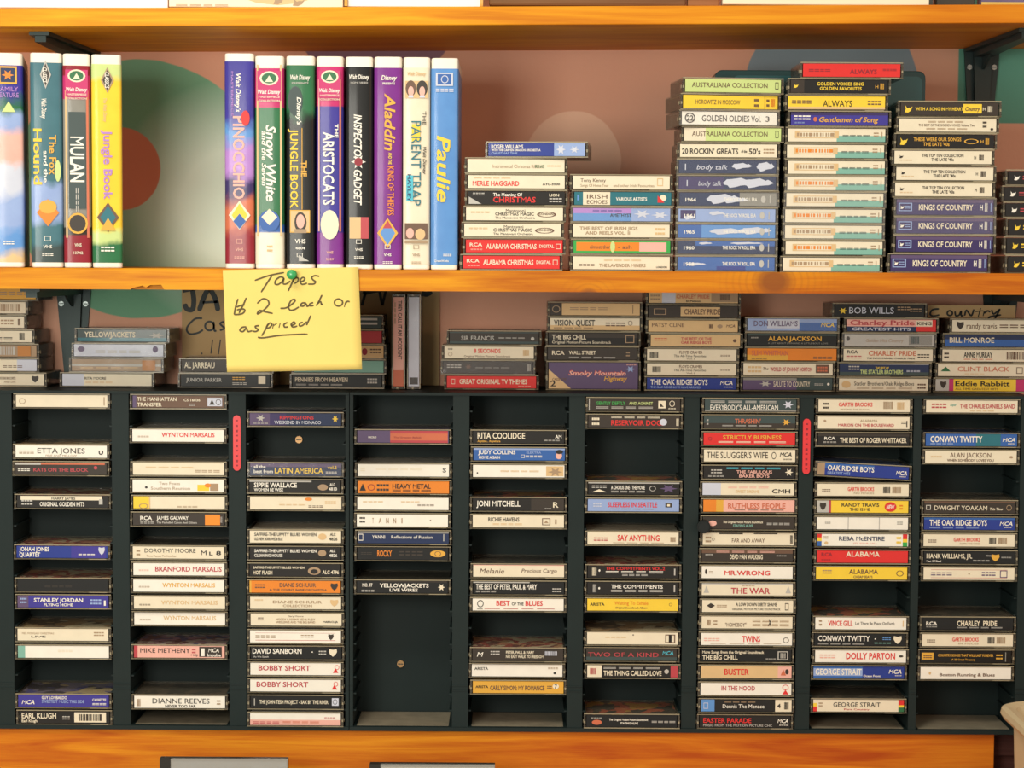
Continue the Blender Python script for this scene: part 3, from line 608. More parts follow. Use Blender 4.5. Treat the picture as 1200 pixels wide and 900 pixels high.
RACK[4] = [
 (2, ('k', 'k', [], [('RITA COOLIDGE', 5, 57, 64, 52, 'c'), ('Anytime... Anywhere', 5, 30, 18, 18, 'z'), ('AM', 90, 97, 58, 30, 'w'), ('@lines', 78, 95, 26, 10, 's')])),
 (3, ('b', None, [(20, 60, 'b'), (0, 100, 'l', 86, 100)], [('JUDY COLLINS', 5, 46, 68, 34, 'w'), ('HOME AGAIN', 6, 29, 24, 24, 'w'), ('ELEKTRA', 58, 74, 66, 18, 'l'), ('@frame', 52, 56, 34, 26, 'w'), ('@lines', 57, 75, 34, 16, 'w'), ('@disc', 90, 97, 40, 56, 'm'), ('@disc', 90, 98, 72, 36, 'k')])),
 (4, ('w', None, [(80, 99, 't', 10, 92)], [('@star', 82, 98, 44, 80, 'x'), ('@lines', 30, 72, 50, 12, 't'), ('@disc', 4, 5.5, 34, 14, 'k')])),
 (6, ('k', 'y', [(64, 100, 'd')], [('JONI MITCHELL', 4, 52, 58, 48, 'w'), ('R', 88, 94, 50, 46, 'c'), ('@lines', 79, 86, 18, 8, 's')])),
 (7, ('c', None, [], [('RICHIE HAVENS', 17, 51, 68, 34, 'd'), ('@lines', 22, 54, 28, 14, 't'), ('@frame', 76, 85, 50, 58, 'h'), ('@tri', 78, 83, 50, 24, 'x'), ('@bars', 90, 92, 50, 40, 'x')])),
 (10, ('m', 'k', [(0, 100, 'c', 0, 94)], [('Melanie', 7, 34, 50, 44, 'h', 'ti'), ('Precious Cargo', 53, 92, 54, 34, 'h', 'ti')])),
 (11, ('u', None, [(0, 62, 's', 90, 100)], [('THE BEST OF PETER, PAUL & MARY', 3, 70, 60, 44, 'w'), ('@lines', 3, 25, 20, 14, 's'), ('@lines', 87, 97, 34, 34, 's')])),
 (12, ('w', None, [], [('BEST', 26, 41, 64, 42, 'r'), ('OF THE', 43, 56, 58, 26, 'd'), ('BLUES', 58, 77, 64, 42, 'r'), ('@lines', 13, 90, 18, 8, 'M'), ('@ring', 5, 12, 58, 60, 'k'), ('@lines', 5, 11, 16, 10, 'k')])),
 (15, ('d', 'r', [], [('PETER, PAUL & MARY', 37, 68, 70, 24, 'c'), ('NO EASY WALK TO FREEDOM', 37, 78, 34, 24, 'c'), ('@lines', 20, 30, 66, 34, 's'), ('M', 5, 12, 52, 40, 'w', 'i'), ('@bars', 80, 94, 62, 36, 'i')])),
 (16, ('w', None, [], [('ARISTA', 3, 18, 66, 24, 'k'), ('@lines', 84, 95, 72, 14, 'x'), ('@disc', 90, 93, 30, 18, 'k')])),
 (17, ('z', None, [], [('ARISTA', 3, 17, 54, 22, 'k'), ('CARLY SIMON: MY ROMANCE', 19, 79, 46, 40, 'h'), ('@lines', 82, 87, 54, 24, 'h'), ('@disc', 88, 95, 60, 44, 'c'), ('7', 90, 93, 60, 34, 'k')])),
]
RACK[5] = [
 (0, ('d', None, [(0, 1, 's')], [('GENTLY DEFTLY', 8, 40, 62, 28, 'G'), ('AND AGAINST', 44, 70, 62, 24, 'f'), ('@lines', 8, 70, 26, 16, 's'), ('@box', 76, 84, 52, 62, 'c'), ('@rtri', 78, 82, 50, 34, 'd'), ('@ring', 88, 94, 60, 50, 'c'), ('@lines', 87, 95, 20, 10, 'c')])),
 (1, ('d', None, [], [('RESERVOIR DOGS', 25, 83, 40, 44, 'r'), ('@lines', 25, 78, 84, 12, 'c'), ('@lines', 4, 12, 52, 66, 'c'), ('@disc', 78, 86, 46, 56, 'i'), ('@bars', 96, 99, 46, 60, 'c')])),
 (5, ('k', 'y', [(0, 100, 's', 90, 100)], [('A CHORUS LINE - THE MOVIE', 25, 62, 58, 32, 'w'), ('@lines', 25, 62, 24, 14, 's'), ('@lines', 4, 20, 64, 22, 's'), ('@tri', 4, 20, 30, 24, 'c'), ('@ring', 67, 74, 50, 44, 's'), ('@star', 78, 98, 50, 74, 'v')])),
 (6, ('l', None, [], [('SLEEPLESS IN SEATTLE', 22, 76, 56, 42, 'r'), ('@lines', 24, 72, 20, 8, 'x'), ('@box', 85, 92, 52, 34, 'd'), ('@box', 87, 90, 52, 18, 'c'), ('@lines', 6, 15, 52, 30, 'i')])),
 (8, ('c', None, [], [('SAY ANYTHING', 33, 79, 56, 50, 'r'), ('@lines', 7, 22, 44, 30, 'M'), ('@lines', 28, 84, 14, 6, 'x'), ('@bars', 91, 97, 44, 40, 'x')])),
 (10, ('k', 'r', [], [('THE COMMITMENTS VOL.2', 20, 85, 78, 26, 'r'), ('@lines', 20, 83, 48, 18, 'w'), ('@lines', 38, 66, 24, 14, 's'), ('@bars', 5, 10, 50, 66, 'c'), ('@disc', 12, 14, 60, 20, 'w'), ('@box', 95, 96.5, 50, 56, 's')])),
 (11, ('k', None, [], [('THE COMMITMENTS', 26, 83, 66, 32, 'w'), ('@lines', 26, 83, 30, 18, 's'), ('@bars', 6, 10, 50, 66, 's'), ('@disc', 12, 14, 50, 20, 'w'), ('@box', 95, 96.5, 50, 56, 's')])),
 (12, ('y', None, [], [('ARISTA', 3, 19, 54, 24, 'k'), ('Waiting To Exhale', 30, 67, 66, 30, 'o', 't'), ('Original Soundtrack Album', 31, 66, 26, 16, 'h', 'i'), ('@ring', 90, 93.5, 54, 26, 'h')])),
 (14, ('c', 't', [], [('@lines', 20, 43, 60, 10, 't'), ('@disc', 50, 51.5, 80, 10, 'd'), ('@frame', 86, 97, 50, 70, 'h'), ('@box', 90, 93, 52, 60, 'k')])),
 (15, ('T', None, [(0, 100, 'd', 30, 100)], [('TWO OF A KIND', 2, 80, 50, 38, 'M', 't'), ('MCA', 84, 96, 66, 34, 'C', 'i')])),
 (16, ('k', None, [(0, 16, 'c'), (92, 100, 'M')], [('THE THING CALLED LOVE', 18, 82, 36, 42, 'c'), ('@lines', 18, 80, 78, 14, 's'), ('@bars', 3, 10, 50, 52, 'M'), ('@disc', 85, 90, 50, 40, 's')])),
 (19, ('u', 'y', [], [('The Original Motion Picture Soundtrack', 25, 68, 62, 18, 'w'), ('STAYING ALIVE', 37, 57, 32, 18, 'w'), ('@disc', 6, 17, 38, 42, 'O'), ('@lines', 5, 17, 72, 14, 's'), ('@lines', 72, 98, 46, 16, 's')], 'D')),
]
RACK[6] = [
 (0, ('T', None, [(0, 100, 'g', 0, 12)], [("EVERYBODY'S ALL-AMERICAN", 6, 80, 34, 44, 'w', 't'), ('@lines', 6, 78, 80, 18, 's'), ('@star', 85, 97, 58, 70, 'i')])),
 (1, ('d', None, [(0, 100, 'T', 40, 100)], [("THRASHIN'", 34, 62, 58, 40, 'O'), ('@lines', 20, 74, 20, 10, 's'), ('@star', 85, 95, 50, 60, 'z'), ('@lines', 3, 5, 50, 50, 's')])),
 (2, ('r', None, [], [('STRICTLY BUSINESS', 21, 85, 64, 36, 'z'), ('@lines', 16, 90, 24, 14, 'c'), ('@ring', 5, 9, 50, 30, 'R')])),
 (3, ('c', None, [], [("THE SLUGGER'S WIFE", 3, 70, 56, 54, 'd', 't'), ('@ring', 74, 79, 52, 60, 'k'), ('MCA', 83, 96, 62, 36, 'k', 'i'), ('@lines', 87, 96, 22, 10, 'd')])),
 (4, ('k', None, [], [('THE FABULOUS', 36, 75, 54, 26, 'm'), ('BAKER BOYS', 39, 72, 20, 26, 'm'), ('@lines', 25, 84, 84, 14, 'C'), ('@lines', 8, 20, 58, 34, 's'), ('@lines', 5, 22, 18, 12, 's'), ('@star', 89, 98, 52, 66, 'c')])),
 (5, ('w', None, [(0, 20, 'i'), (20, 100, 'c')], [('SWEET DREAMS', 36, 62, 32, 26, 't'), ('@lines', 28, 72, 68, 18, 'm'), ('CMH', 76, 96, 36, 36, 'k')])),
 (6, ('m', None, [(0, 14, 'o'), (14, 22, 'z')], [('RUTHLESS PEOPLE', 27, 90, 52, 44, 'O'), ('@lines', 34, 88, 18, 10, 'h')])),
 (7, ('d', None, [], [('The Original Motion Picture Soundtrack', 22, 66, 58, 20, 'c'), ('STAYING ALIVE', 33, 55, 28, 20, 'a'), ('@disc', 6, 15, 46, 46, 'm'), ('@lines', 70, 95, 44, 18, 's')])),
 (8, ('c', None, [(18, 44, 'd', 90, 100), (56, 82, 'd', 92, 100)], [('FAR AND AWAY', 32, 68, 40, 34, 'h', 't'), ('@lines', 3, 9, 48, 50, 'x'), ('@ring', 10, 13, 48, 26, 'h'), ('@bars', 96, 99, 50, 70, 'd')])),
 (9, ('h', None, [(0, 100, 'd', 0, 70)], [('DEAD MAN WALKING', 31, 67, 42, 40, 'c'), ('@lines', 16, 80, 84, 14, 'm'), ('@lines', 4, 12, 56, 16, 's'), ('@lines', 82, 93, 52, 10, 's')])),
 (10, ('w', None, [], [('MR.WRONG', 25, 75, 46, 40, 'r'), ('@disc', 3.5, 6, 54, 42, 'd'), ('@lines', 8, 12, 50, 20, 'x')])),
 (11, ('s', None, [(0, 100, 'c', 0, 90)], [('THE WAR', 32, 75, 40, 50, 'M'), ('@lines', 44, 58, 84, 12, 'x'), ('@tri', 2, 8, 50, 60, 's'), ('@tri', 92, 98, 50, 60, 's')])),
 (12, ('c', None, [], [('A LOW DOWN DIRTY SHAME', 37, 82, 66, 28, 'd'), ('ORIGINAL MOTION PICTURE SOUNDTRACK', 33, 86, 26, 18, 'd', 't'), ('@diamond', 5, 14, 54, 44, 'd'), ('@lines', 16, 27, 52, 20, 'x'), ('@frame', 91, 95, 48, 60, 'd')])),
 (13, ('c', None, [], [('"HOMEBOY"', 26, 49, 32, 34, 'h', 't'), ('@lines', 56, 96, 66, 22, 'x'), ('@lines', 56, 96, 30, 18, 'x'), ('@bars', 6, 10, 50, 50, 'x'), ('@lines', 13, 17, 50, 40, 'x'), ('X', 73, 77, 52, 60, 'k', 'i')])),
 (14, ('w', None, [], [('TWINS', 45, 65, 54, 52, 'r'), ('@lines', 3, 20, 48, 26, 'm'), ('@lines', 10, 88, 14, 6, 'x'), ('@ring', 90, 96.5, 44, 46, 'd')])),
 (15, ('u', None, [], [('More Songs from the Original Soundtrack', 2, 70, 78, 24, 'c'), ('THE BIG CHILL', 2, 41, 34, 36, 'c'), ('@lines', 72, 83, 22, 10, 's'), ('@frame', 85, 96.5, 50, 74, 's'), ('@bars', 88, 94, 50, 44, 's')])),
 (16, ('t', None, [(85, 100, 'm')], [('BUSTER', 26, 53, 54, 50, 'r'), ('@tri', 88, 94, 50, 50, 'O'), ('@disc', 93, 97, 56, 44, 'd')])),
 (17, ('w', None, [], [('IN THE MOOD', 23, 60, 58, 40, 'M'), ('@ring', 90, 97, 66, 46, 'r'), ('@tri', 90, 97, 26, 40, 'r')])),
 (18, ('k', None, [(0, 15, 'B'), (82, 100, 'c')], [('Dennis The Menace', 24, 70, 46, 34, 'w', 't'), ('@lines', 26, 60, 82, 12, 'x'), ('@frame', 3, 8, 48, 50, 'i'), ('4', 84, 88, 50, 36, 'd'), ('@bars', 92, 97, 50, 60, 'k')])),
 (19, ('k', None, [], [('EASTER PARADE', 4, 57, 60, 42, 'r'), ('MUSIC FROM THE MOTION PICTURE CHC', 4, 80, 18, 20, 's', 't'), ('MCA', 86, 98, 58, 34, 'w', 'i'), ('@lines', 88, 98, 22, 8, 'w')])),
]
RACK[7] = [
 (0, ('c', None, [], [('GARTH BROOKS', 22, 59, 62, 34, 'r'), ('BEYOND THE SEASON', 24, 56, 20, 14, 'x', 't'), ('@lines', 5, 11, 52, 52, 'd'), ('@bars', 71, 82, 56, 60, 'x'), ('@bars', 86, 94, 52, 60, 't')])),
 (1, ('c', None, [], [('ALABAMA', 46, 65, 68, 22, 'x', 't'), ('MARION ON THE BOULEVARD', 22, 83, 32, 24, 'M'), ('@disc', 6, 9, 66, 16, 'x'), ('@lines', 91, 96, 54, 20, 'd'), ('@box', 96.5, 97.5, 44, 50, 'k')])),
 (2, ('k', None, [(0, 100, 'd', 76, 100)], [('THE BEST OF ROGER WHITTAKER', 24, 97, 44, 42, 'c'), ('RCA', 7, 19, 58, 26, 'w'), ('@lines', 6, 20, 26, 12, 's')])),
 (4, ('b', None, [(0, 8, 'x'), (8, 62, 'n', 0, 60), (62, 100, 'n')], [('OAK RIDGE BOYS', 11, 62, 64, 44, 'w'), ('GREATEST HITS', 11, 36, 22, 22, 'l'), ('MCA', 86, 98, 50, 34, 'w', 'i'), ('@lines', 90, 97, 20, 8, 'w')])),
 (5, GARTH('NO FENCES')),
 (6, ('y', None, [(0, 13, 's'), (13, 15.5, 'M')], [('RANDY TRAVIS', 27, 68, 66, 30, 'd'), ('THIS IS ME', 36, 58, 28, 24, 'd'), ('@shield', 3, 10, 50, 64, 'd'), ('@disc', 74, 87, 50, 80, 'r'), ('NEW', 76, 85, 50, 36, 'w', 'i'), ('@lines', 90, 94, 50, 40, 'o')])),
 (7, ('w', None, [(34, 35, 's'), (68, 69, 's')], [('@lines', 9, 15, 60, 24, 'g'), ('@lines', 88, 94, 56, 24, 'g')])),
 (8, ('w', None, [(0, 5, 'b', 0, 40), (0, 5, 'y', 40, 70), (0, 5, 'r', 70, 100), (94, 99, 'r', 60, 100), (94, 99, 'y', 34, 60), (94, 99, 'G', 0, 34)], [('REBA McENTIRE', 24, 74, 64, 36, 'q'), ("IT'S YOUR CALL", 40, 66, 24, 14, 'm'), ('@lines', 7, 12, 72, 20, 'x'), ('@disc', 8, 12, 26, 26, 't'), ('@lines', 87, 92, 54, 60, 'y')])),
 (9, ('r', None, [], [('ALABAMA', 32, 69, 74, 42, 'c'), ('RCA', 5, 17, 70, 30, 'R'), ('@lines', 5, 15, 24, 10, 'R')])),
 (10, ('y', None, [(0, 100, 'y')], [('ALABAMA', 36, 68, 66, 38, 'h'), ('CHEAP SEATS', 41, 62, 22, 20, 'h'), ('@lines', 7, 17, 64, 32, 'x'), ('@ring', 88, 96, 52, 48, 'h')])),
 (13, ('w', 'y', [], [('VINCE GILL', 14, 41, 52, 44, 'r'), ('Let There Be Peace On Earth', 44, 87, 52, 26, 'd', 't'), ('@lines', 4, 7, 56, 50, 'x'), ('@box', 96, 97, 50, 50, 't')])),
 (14, ('u', None, [], [('CONWAY TWITTY', 4, 61, 62, 46, 'w'), ('@lines', 4, 55, 16, 12, 's'), ('@disc', 66, 68, 58, 10, 'w'), ('@lines', 75, 84, 62, 24, 'B'), ('@lines', 66, 84, 24, 10, 'a'), ('@shield', 87, 96, 50, 66, 'c')])),
 (15, ('w', None, [], [('DOLLY PARTON', 34, 88, 56, 56, 'r'), ('@lines', 5, 22, 52, 34, 'm'), ('@disc', 92, 97, 54, 18, 'd')])),
 (16, ('b', 't', [(0, 54, 'l', 20, 84), (54, 100, 'n')], [('GEORGE STRAIT', 2, 53, 56, 52, 'w'), ('Ocean Front', 55, 74, 22, 18, 'w'), ('MCA', 83, 97, 60, 36, 'w', 'i'), ('@lines', 90, 97, 26, 8, 'w')])),
 (18, ('c', 'k', [(0, 4, 'r', 0, 40), (0, 4, 'y', 40, 70), (94, 100, 'r', 56, 100), (94, 100, 'y', 38, 56), (94, 100, 'E', 0, 38)], [('GEORGE STRAIT', 22, 74, 60, 40, 'k', 't'), ('Pure Country', 34, 62, 20, 14, 'M'), ('@lines', 6, 10, 60, 36, 'x')])),
]
RACK[8] = [
 (0, ('c', None, [], [('THE CHARLIE DANIELS BAND', 37, 97, 54, 36, 'M'), ('@lines', 6, 22, 56, 40, 'M'), ('Super', 26, 33, 64, 20, 'a', 'i'), ('@lines', 48, 74, 16, 10, 't')])),
 (2, ('b', None, [(0, 60, 'b'), (55, 82, 'e', 0, 100)], [('CONWAY TWITTY', 5, 62, 58, 52, 'w'), ('@lines', 5, 30, 18, 12, 'l'), ('MCA', 84, 98, 54, 34, 'w', 'i'), ('@lines', 90, 97, 22, 8, 'w')])),
 (3, ('c', None, [], [('ALAN JACKSON', 27, 72, 66, 40, 'h', 't'), ("WHEN SOMEBODY LOVES YOU", 24, 75, 22, 22, 'h'), ('@lines', 6, 18, 52, 12, 't'), ('@disc', 92, 96, 50, 20, 'x')])),
 (6, ('h', 'k', [(0, 100, 'd', 0, 88)], [('DWIGHT YOAKAM', 11, 69, 46, 40, 'c', 't'), ('This Time', 72, 86, 38, 22, 'c', 'i'), ('@frame', 2, 7, 48, 38, 'w'), ('@ring', 90, 96, 48, 48, 'x')])),
 (7, ('n', None, [(0, 100, 'b', 84, 100)], [('THE OAK RIDGE BOYS', 6, 69, 60, 48, 'w'), ('@lines', 6, 60, 18, 12, 'l'), ('MCA', 83, 97, 54, 34, 'w', 'i'), ('@lines', 88, 96, 22, 8, 'w')])),
 (8, GARTH('ROPIN THE WIND')),
 (9, ('u', None, [], [('HANK WILLIAMS, JR.', 3, 53, 62, 40, 'c'), ('Man Of Steel', 3, 19, 18, 16, 'w'), ('@lines', 54, 72, 24, 12, 's'), ('@lines', 68, 74, 66, 12, 's'), ('@shield', 74, 83, 48, 60, 'z'), ('@lines', 85, 96, 52, 10, 's')])),
 (10, ('c', None, [(8, 92, 'M', 15, 18), (8, 92, 'M', 82, 85)], [('@lines', 8, 31, 50, 28, 'v'), ('@lines', 64, 79, 52, 34, 'v'), ('@frame', 84, 92, 50, 60, 'v'), ('@disc', 49, 51, 50, 10, 'x')])),
 (13, ('u', 'k', [], [('CHARLEY  PRIDE', 38, 82, 56, 44, 'c'), ('RCA', 4, 16, 54, 30, 'w'), ('@lines', 4, 16, 26, 10, 's'), ('@lines', 38, 88, 20, 10, 's')])),
 (14, GARTH('IN PIECES')),
 (15, ('u', None, [(1, 14, 'z', 24, 82)], [('COUNTRY SONGS THAT WILL LAST FOREVER', 19, 80, 62, 22, 'z'), ('A 20 Great Treasury', 34, 60, 26, 16, 'z'), ('@lines', 3, 12, 50, 26, 'h'), ('@lines', 83, 90, 52, 44, 'z'), ('@box', 93, 94, 50, 80, 'g')])),
 (16, ('w', None, [], [('Boston Running & Blues', 21, 82, 38, 26, 'h'), ('@disc', 9, 11.5, 50, 26, 't')])),
]
XMAS = lambda: ('c', None, [], [('Mantovani', 41, 61, 78, 24, 'd', 't'), ('CHRISTMAS MAGIC', 30, 70, 52, 26, 'd'), ('The Mantovani Orchestra', 30, 71, 22, 18, 'd', 't'), ('@ring', 73, 93, 48, 44, 'h'), ('LONDON', 76, 90, 52, 16, 'h'), ('@lines', 5, 24, 64, 12, 't')])
ALX = lambda: ('r', None, [], [('RCA', 4, 17, 62, 28, 'c'), ('@lines', 5, 17, 24, 10, 'm'), ('ALABAMA CHRISTMAS', 21, 73, 50, 40, 'c'), ('DIGITAL', 76, 91, 52, 26, 'c'), ('@frame', 93, 98, 50, 40, 'c')])
OLD = lambda k, c='d': None
def ROCK(yr, bg, bands, glare_blobs=()): return (bg, None, bands, [('@blob', a, b, v, h, 'i') for a, b, v, h in glare_blobs]+[(yr, 6, 17, 46, 28, 'w'), ("THE ROCK 'N' ROLL ERA", 46, 80, 50, 28, 'w'), ('@disc', 84, 89, 50, 56, 's'), ('@box', 93, 94, 50, 60, 's')], 'W')
def NOST(n): return ('c', None, [(0, 62, 'c'), (50, 100, 'a', 0, 46)], [('@frame', 7, 52, 54, 54, 't'), ('@bars', 9, 50, 54, 26, 'o' if n % 2 else 'x'), ('@lines', 56, 84, 46, 14, 'T'), ('@lines', 88, 93, 58, 34, 'x'), ('@box', 96, 96.8, 54, 46, 'x')], 'W' if n in (3, 4, 5, 6) else '')
def TOPTEN(): return ('c', None, [], [('THE TOP TEN COLLECTION', 28, 71, 66, 24, 'd'), ("THE LATE '40s", 38, 61, 34, 24, 'd'), ('@bird', 5, 9, 56, 26, 'k'), ('@lines', 5, 18, 28, 8, 't'), ('H', 82, 84, 50, 26, 'd', 't'), ('@bars', 87, 92, 50, 44, 'd')])
def KINGS(w=''): return ('v', None, [(0, 100, 'N', 0, 80)], [('KINGS OF COUNTRY', 23, 79, 50, 38, 'c'), ('@frame', 2, 16, 50, 54, 'l'), ('@bird', 4, 8, 50, 26, 'w'), ('@lines', 9, 14, 50, 20, 'l'), ('H', 86, 89, 50, 36, 'w'), ('@bars', 91, 94, 50, 56, 'w'), ('@box', 97, 97.8, 50, 56, 'l')], w)
DARK = lambda k: ('u', None, [], [('@bird', 6, 12, 50, 44, k), ('@lines', 15, 40, 50, 30, 'M' if k == 'w' else k), ('@lines', 55, 90, 50, 20, 'd')])
UP = {}
UP['A'] = ('stack beside the blue video', [
 (632, ('n', None, [(68, 100, 'l')], [('ROGER WILLIAMS', 3, 36, 74, 30, 'w'), ('WITH THE CARMEN DRAGON ORCHESTRA', 3, 54, 46, 18, 'w'), ('CHRISTMAS TIME', 3, 30, 22, 16, 'l'), ('@star', 70, 80, 50, 84, 'i'), ('@star', 84, 94, 50, 60, 'i')]), -.09),
 (604.5, ('c', None, [], [('Instrumental Christmas Ribbons', 26, 79, 46, 28, 'x', 't'), ('RING', 70, 79, 46, 28, 'E', 't'), ('@lines', 82, 96, 50, 10, 't')])),
 (605, ('c', None, [], [('MERLE HAGGARD', 5, 53, 38, 38, 'r'), ('@lines', 6, 44, 80, 10, 't'), ('AYL-3000', 77, 95, 34, 18, 'k')])),
 (605, ('k', None, [], [('The Meaning Of', 26, 56, 76, 26, 'w'), ('CHRISTMAS', 26, 70, 38, 44, 'r'), ('@rtri', 1, 14, 30, 56, 's'), ('@lines', 5, 17, 80, 20, 's'), ('LION', 84, 94, 74, 22, 'c'), ('@lines', 84, 97, 36, 34, 's')])),
 (603, XMAS()), (601, XMAS()), (603, ALX()), (599.5, ALX())])
UP['B'] = ('second stack from the videos', [
 (729.5, ('c', None, [], [('Tony Kenny', 8, 34, 66, 28, 'h', 't'), ('Songs Of Home Tour', 8, 37, 26, 22, 'x', 't'), ('and other Irish Favourites', 42, 84, 26, 22, 'x', 't'), ('@frame', 87, 93, 54, 60, 't')])),
 (731.5, ('e', None, [(9, 37, 'c')], [('IRISH', 13, 34, 66, 34, 'h', 't'), ('ECHOES', 13, 34, 24, 30, 'h', 't'), ('VARIOUS ARTISTS', 43, 75, 48, 26, 'w'), ('@box', 3, 5, 56, 44, 'B'), ('@disc', 88, 95, 56, 50, 'c'), ('@rtri', 86, 93, 48, 56, 'r')])),
 (730.5, ('l', None, [(0, 60, 'L'), (0, 60, 'B', 0, 60)], [('AMETHYST', 38, 60, 46, 26, 'k'), ('@lines', 20, 50, 80, 12, 'p'), ('@star', 62, 80, 56, 70, 'i'), ('@star', 80, 99, 48, 60, 'i')], 'W')),
 (730, ('c', None, [], [('THE BEST OF IRISH JIGS', 7, 67, 70, 26, 'x'), ('AND REELS VOL. II', 13, 59, 34, 26, 'x'), ('@lines', 85, 95, 50, 56, 't')])),
 (731, ('G', None, [(3, 68, 'o', 18, 86), (68, 96, 'm', 14, 86)], [('almost there', 17, 40, 50, 30, 'h', 't'), ('- ash', 46, 60, 50, 30, 'h', 't'), ('@disc', 38, 43, 50, 90, 'f')])),
 (730.5, ('c', None, [], [('@lines', 32, 70, 72, 12, 't'), ('THE LAVENDER MINERS', 27, 75, 32, 26, 'x'), ('@lines', 6, 22, 34, 16, 'h'), ('LONDON', 86, 97, 20, 14, 'k')]))])
UP['C'] = ('third stack from the videos', [
 (852.5, ('f', None, [], [('AUSTRALIANA COLLECTION', 7, 86, 56, 38, 'h', 't'), ('@frame', 94, 97.5, 54, 54, 'd')]), .10),
 (848, ('y', None, [], [('HOROWITZ IN MOSCOW', 13, 60, 50, 36, 'h', 't'), ('@lines', 75, 80, 50, 66, 'h'), ('@box', 86, 86.5, 50, 96, 'h'), ('@lines', 88, 91, 50, 60, 'h'), ('@bars', 93, 97, 50, 60, 'o')]), .15),
 (848, ('w', None, [], [('22', 5, 12, 50, 42, 'd'), ('@ring', 3, 14, 50, 78, 'd'), ('GOLDEN OLDIES Vol.', 21, 83, 50, 50, 'd', 't'), ('3', 88, 92, 50, 44, 'd', 't')], 'W'), .12),
 (855.5, ('f', None, [(0, 22, 'c')], [('AUSTRALIANA COLLECTION', 8, 86, 56, 38, 'h', 't'), ('@frame', 94, 97.5, 54, 54, 'd')]), .03),
 (852, ('c', None, [], [("20 ROCKIN' GREATS", 2, 60, 46, 44, 'd'), ('of the', 63, 69, 46, 22, 'd'), ("50's", 71, 83, 46, 44, 'd'), ('@lines', 86, 97, 50, 36, 'x')])),
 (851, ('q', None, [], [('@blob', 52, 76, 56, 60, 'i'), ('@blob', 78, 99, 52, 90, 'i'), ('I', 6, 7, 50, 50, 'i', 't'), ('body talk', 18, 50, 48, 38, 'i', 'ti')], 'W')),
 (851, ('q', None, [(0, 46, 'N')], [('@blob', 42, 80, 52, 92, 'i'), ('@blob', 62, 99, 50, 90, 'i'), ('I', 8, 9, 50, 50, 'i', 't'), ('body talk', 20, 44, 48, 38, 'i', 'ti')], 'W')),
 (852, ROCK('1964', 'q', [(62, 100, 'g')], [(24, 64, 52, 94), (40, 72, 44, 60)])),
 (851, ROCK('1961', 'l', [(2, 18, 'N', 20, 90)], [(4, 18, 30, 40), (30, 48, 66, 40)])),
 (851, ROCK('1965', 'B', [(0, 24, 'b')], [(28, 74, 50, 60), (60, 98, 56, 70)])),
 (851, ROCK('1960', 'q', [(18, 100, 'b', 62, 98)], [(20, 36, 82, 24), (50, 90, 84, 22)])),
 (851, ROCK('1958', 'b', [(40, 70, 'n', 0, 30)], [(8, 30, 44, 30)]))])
UP['D'] = ('fourth stack from the videos', [
 (995, ('r', None, [], [('ALWAYS', 48, 76, 42, 36, 'R'), ('@lines', 6, 28, 50, 20, 'R'), ('@lines', 82, 96, 56, 16, 'R')])),
 (981, ('u', None, [(0, 14, 'd')], [('GOLDEN VOICES SING', 27, 75, 70, 26, 'y'), ('GOLDEN FAVORITES', 30, 73, 34, 26, 'y'), ('@bird', 3, 8, 54, 34, 'y'), ('H', 87, 90, 50, 26, 'z', 't'), ('@bars', 92, 96, 52, 44, 'z')])),
 (978, ('y', None, [(0, 100, 't', 0, 18)], [('ALWAYS', 36, 66, 46, 50, 'k', 't'), ('@lines', 4, 24, 56, 28, 'h'), ('@lines', 82, 96, 52, 34, 'h')])),
 (982, ('p', None, [(0, 100, 'N', 78, 100)], [('Gentlemen of Song', 29, 90, 46, 40, 'z', 'i'), ('@lines', 3, 20, 60, 36, 'w'), ('@lines', 4, 14, 20, 10, 'l'), ('@disc', 23, 27, 46, 36, 'O')]))]
 + [(x, NOST(i)) for i, x in enumerate((979, 978, 979, 979, 978, 977, 977, 978, 975))])
UP['E'] = ('fifth stack from the videos', [
 (1112, ('d', None, [(64, 83, 'y', 16, 88)], [('WITH A SONG IN MY HEART', 15, 64, 50, 26, 'y'), ('@bird', 4, 12, 50, 60, 'y'), ('Country', 66, 81, 52, 32, 'h', 'i'), ('H', 84, 87, 50, 26, 'c', 't'), ('@bars', 89, 94, 50, 44, 'c')]), -.03),
 (1109, ('c', None, [], [('@lines', 30, 66, 76, 12, 'x'), ('THE BEST OF THE GOLDEN VOICES Volume Two', 20, 78, 50, 20, 'h', 't'), ('@lines', 28, 70, 22, 10, 'x'), ('@disc', 94, 97, 20, 20, 'k'), ('@lines', 86, 90, 58, 50, 'd')])),
 (1107, ('u', None, [], [('THESE WERE OUR SONGS', 17, 66, 66, 28, 'z'), ("THE LATE '40s", 27, 54, 28, 28, 'z'), ('@bird', 3, 11, 50, 62, 'y'), ('@ring', 69, 84, 50, 40, 'z'), ('H', 86, 89, 50, 26, 'z', 't'), ('@bars', 91, 95, 50, 50, 'z')])),
 (1104.5, TOPTEN()), (1107, TOPTEN()), (1106, TOPTEN()),
 (1108, KINGS('W'), 0, .0196), (1108, KINGS('W'), 0, .0196), (1108, KINGS(), 0, .0196), (1102, KINGS(), 0, .0205)])
UP['F'] = ('of dark stack past fifth stack', [(1238, DARK('w')), (1234, DARK('w')), (1236, DARK('w')), (1240, DARK('y'), 0, .0196), (1238, DARK('y'), 0, .0196), (1240, DARK('y'), 0, .0196)])
TOP = {}
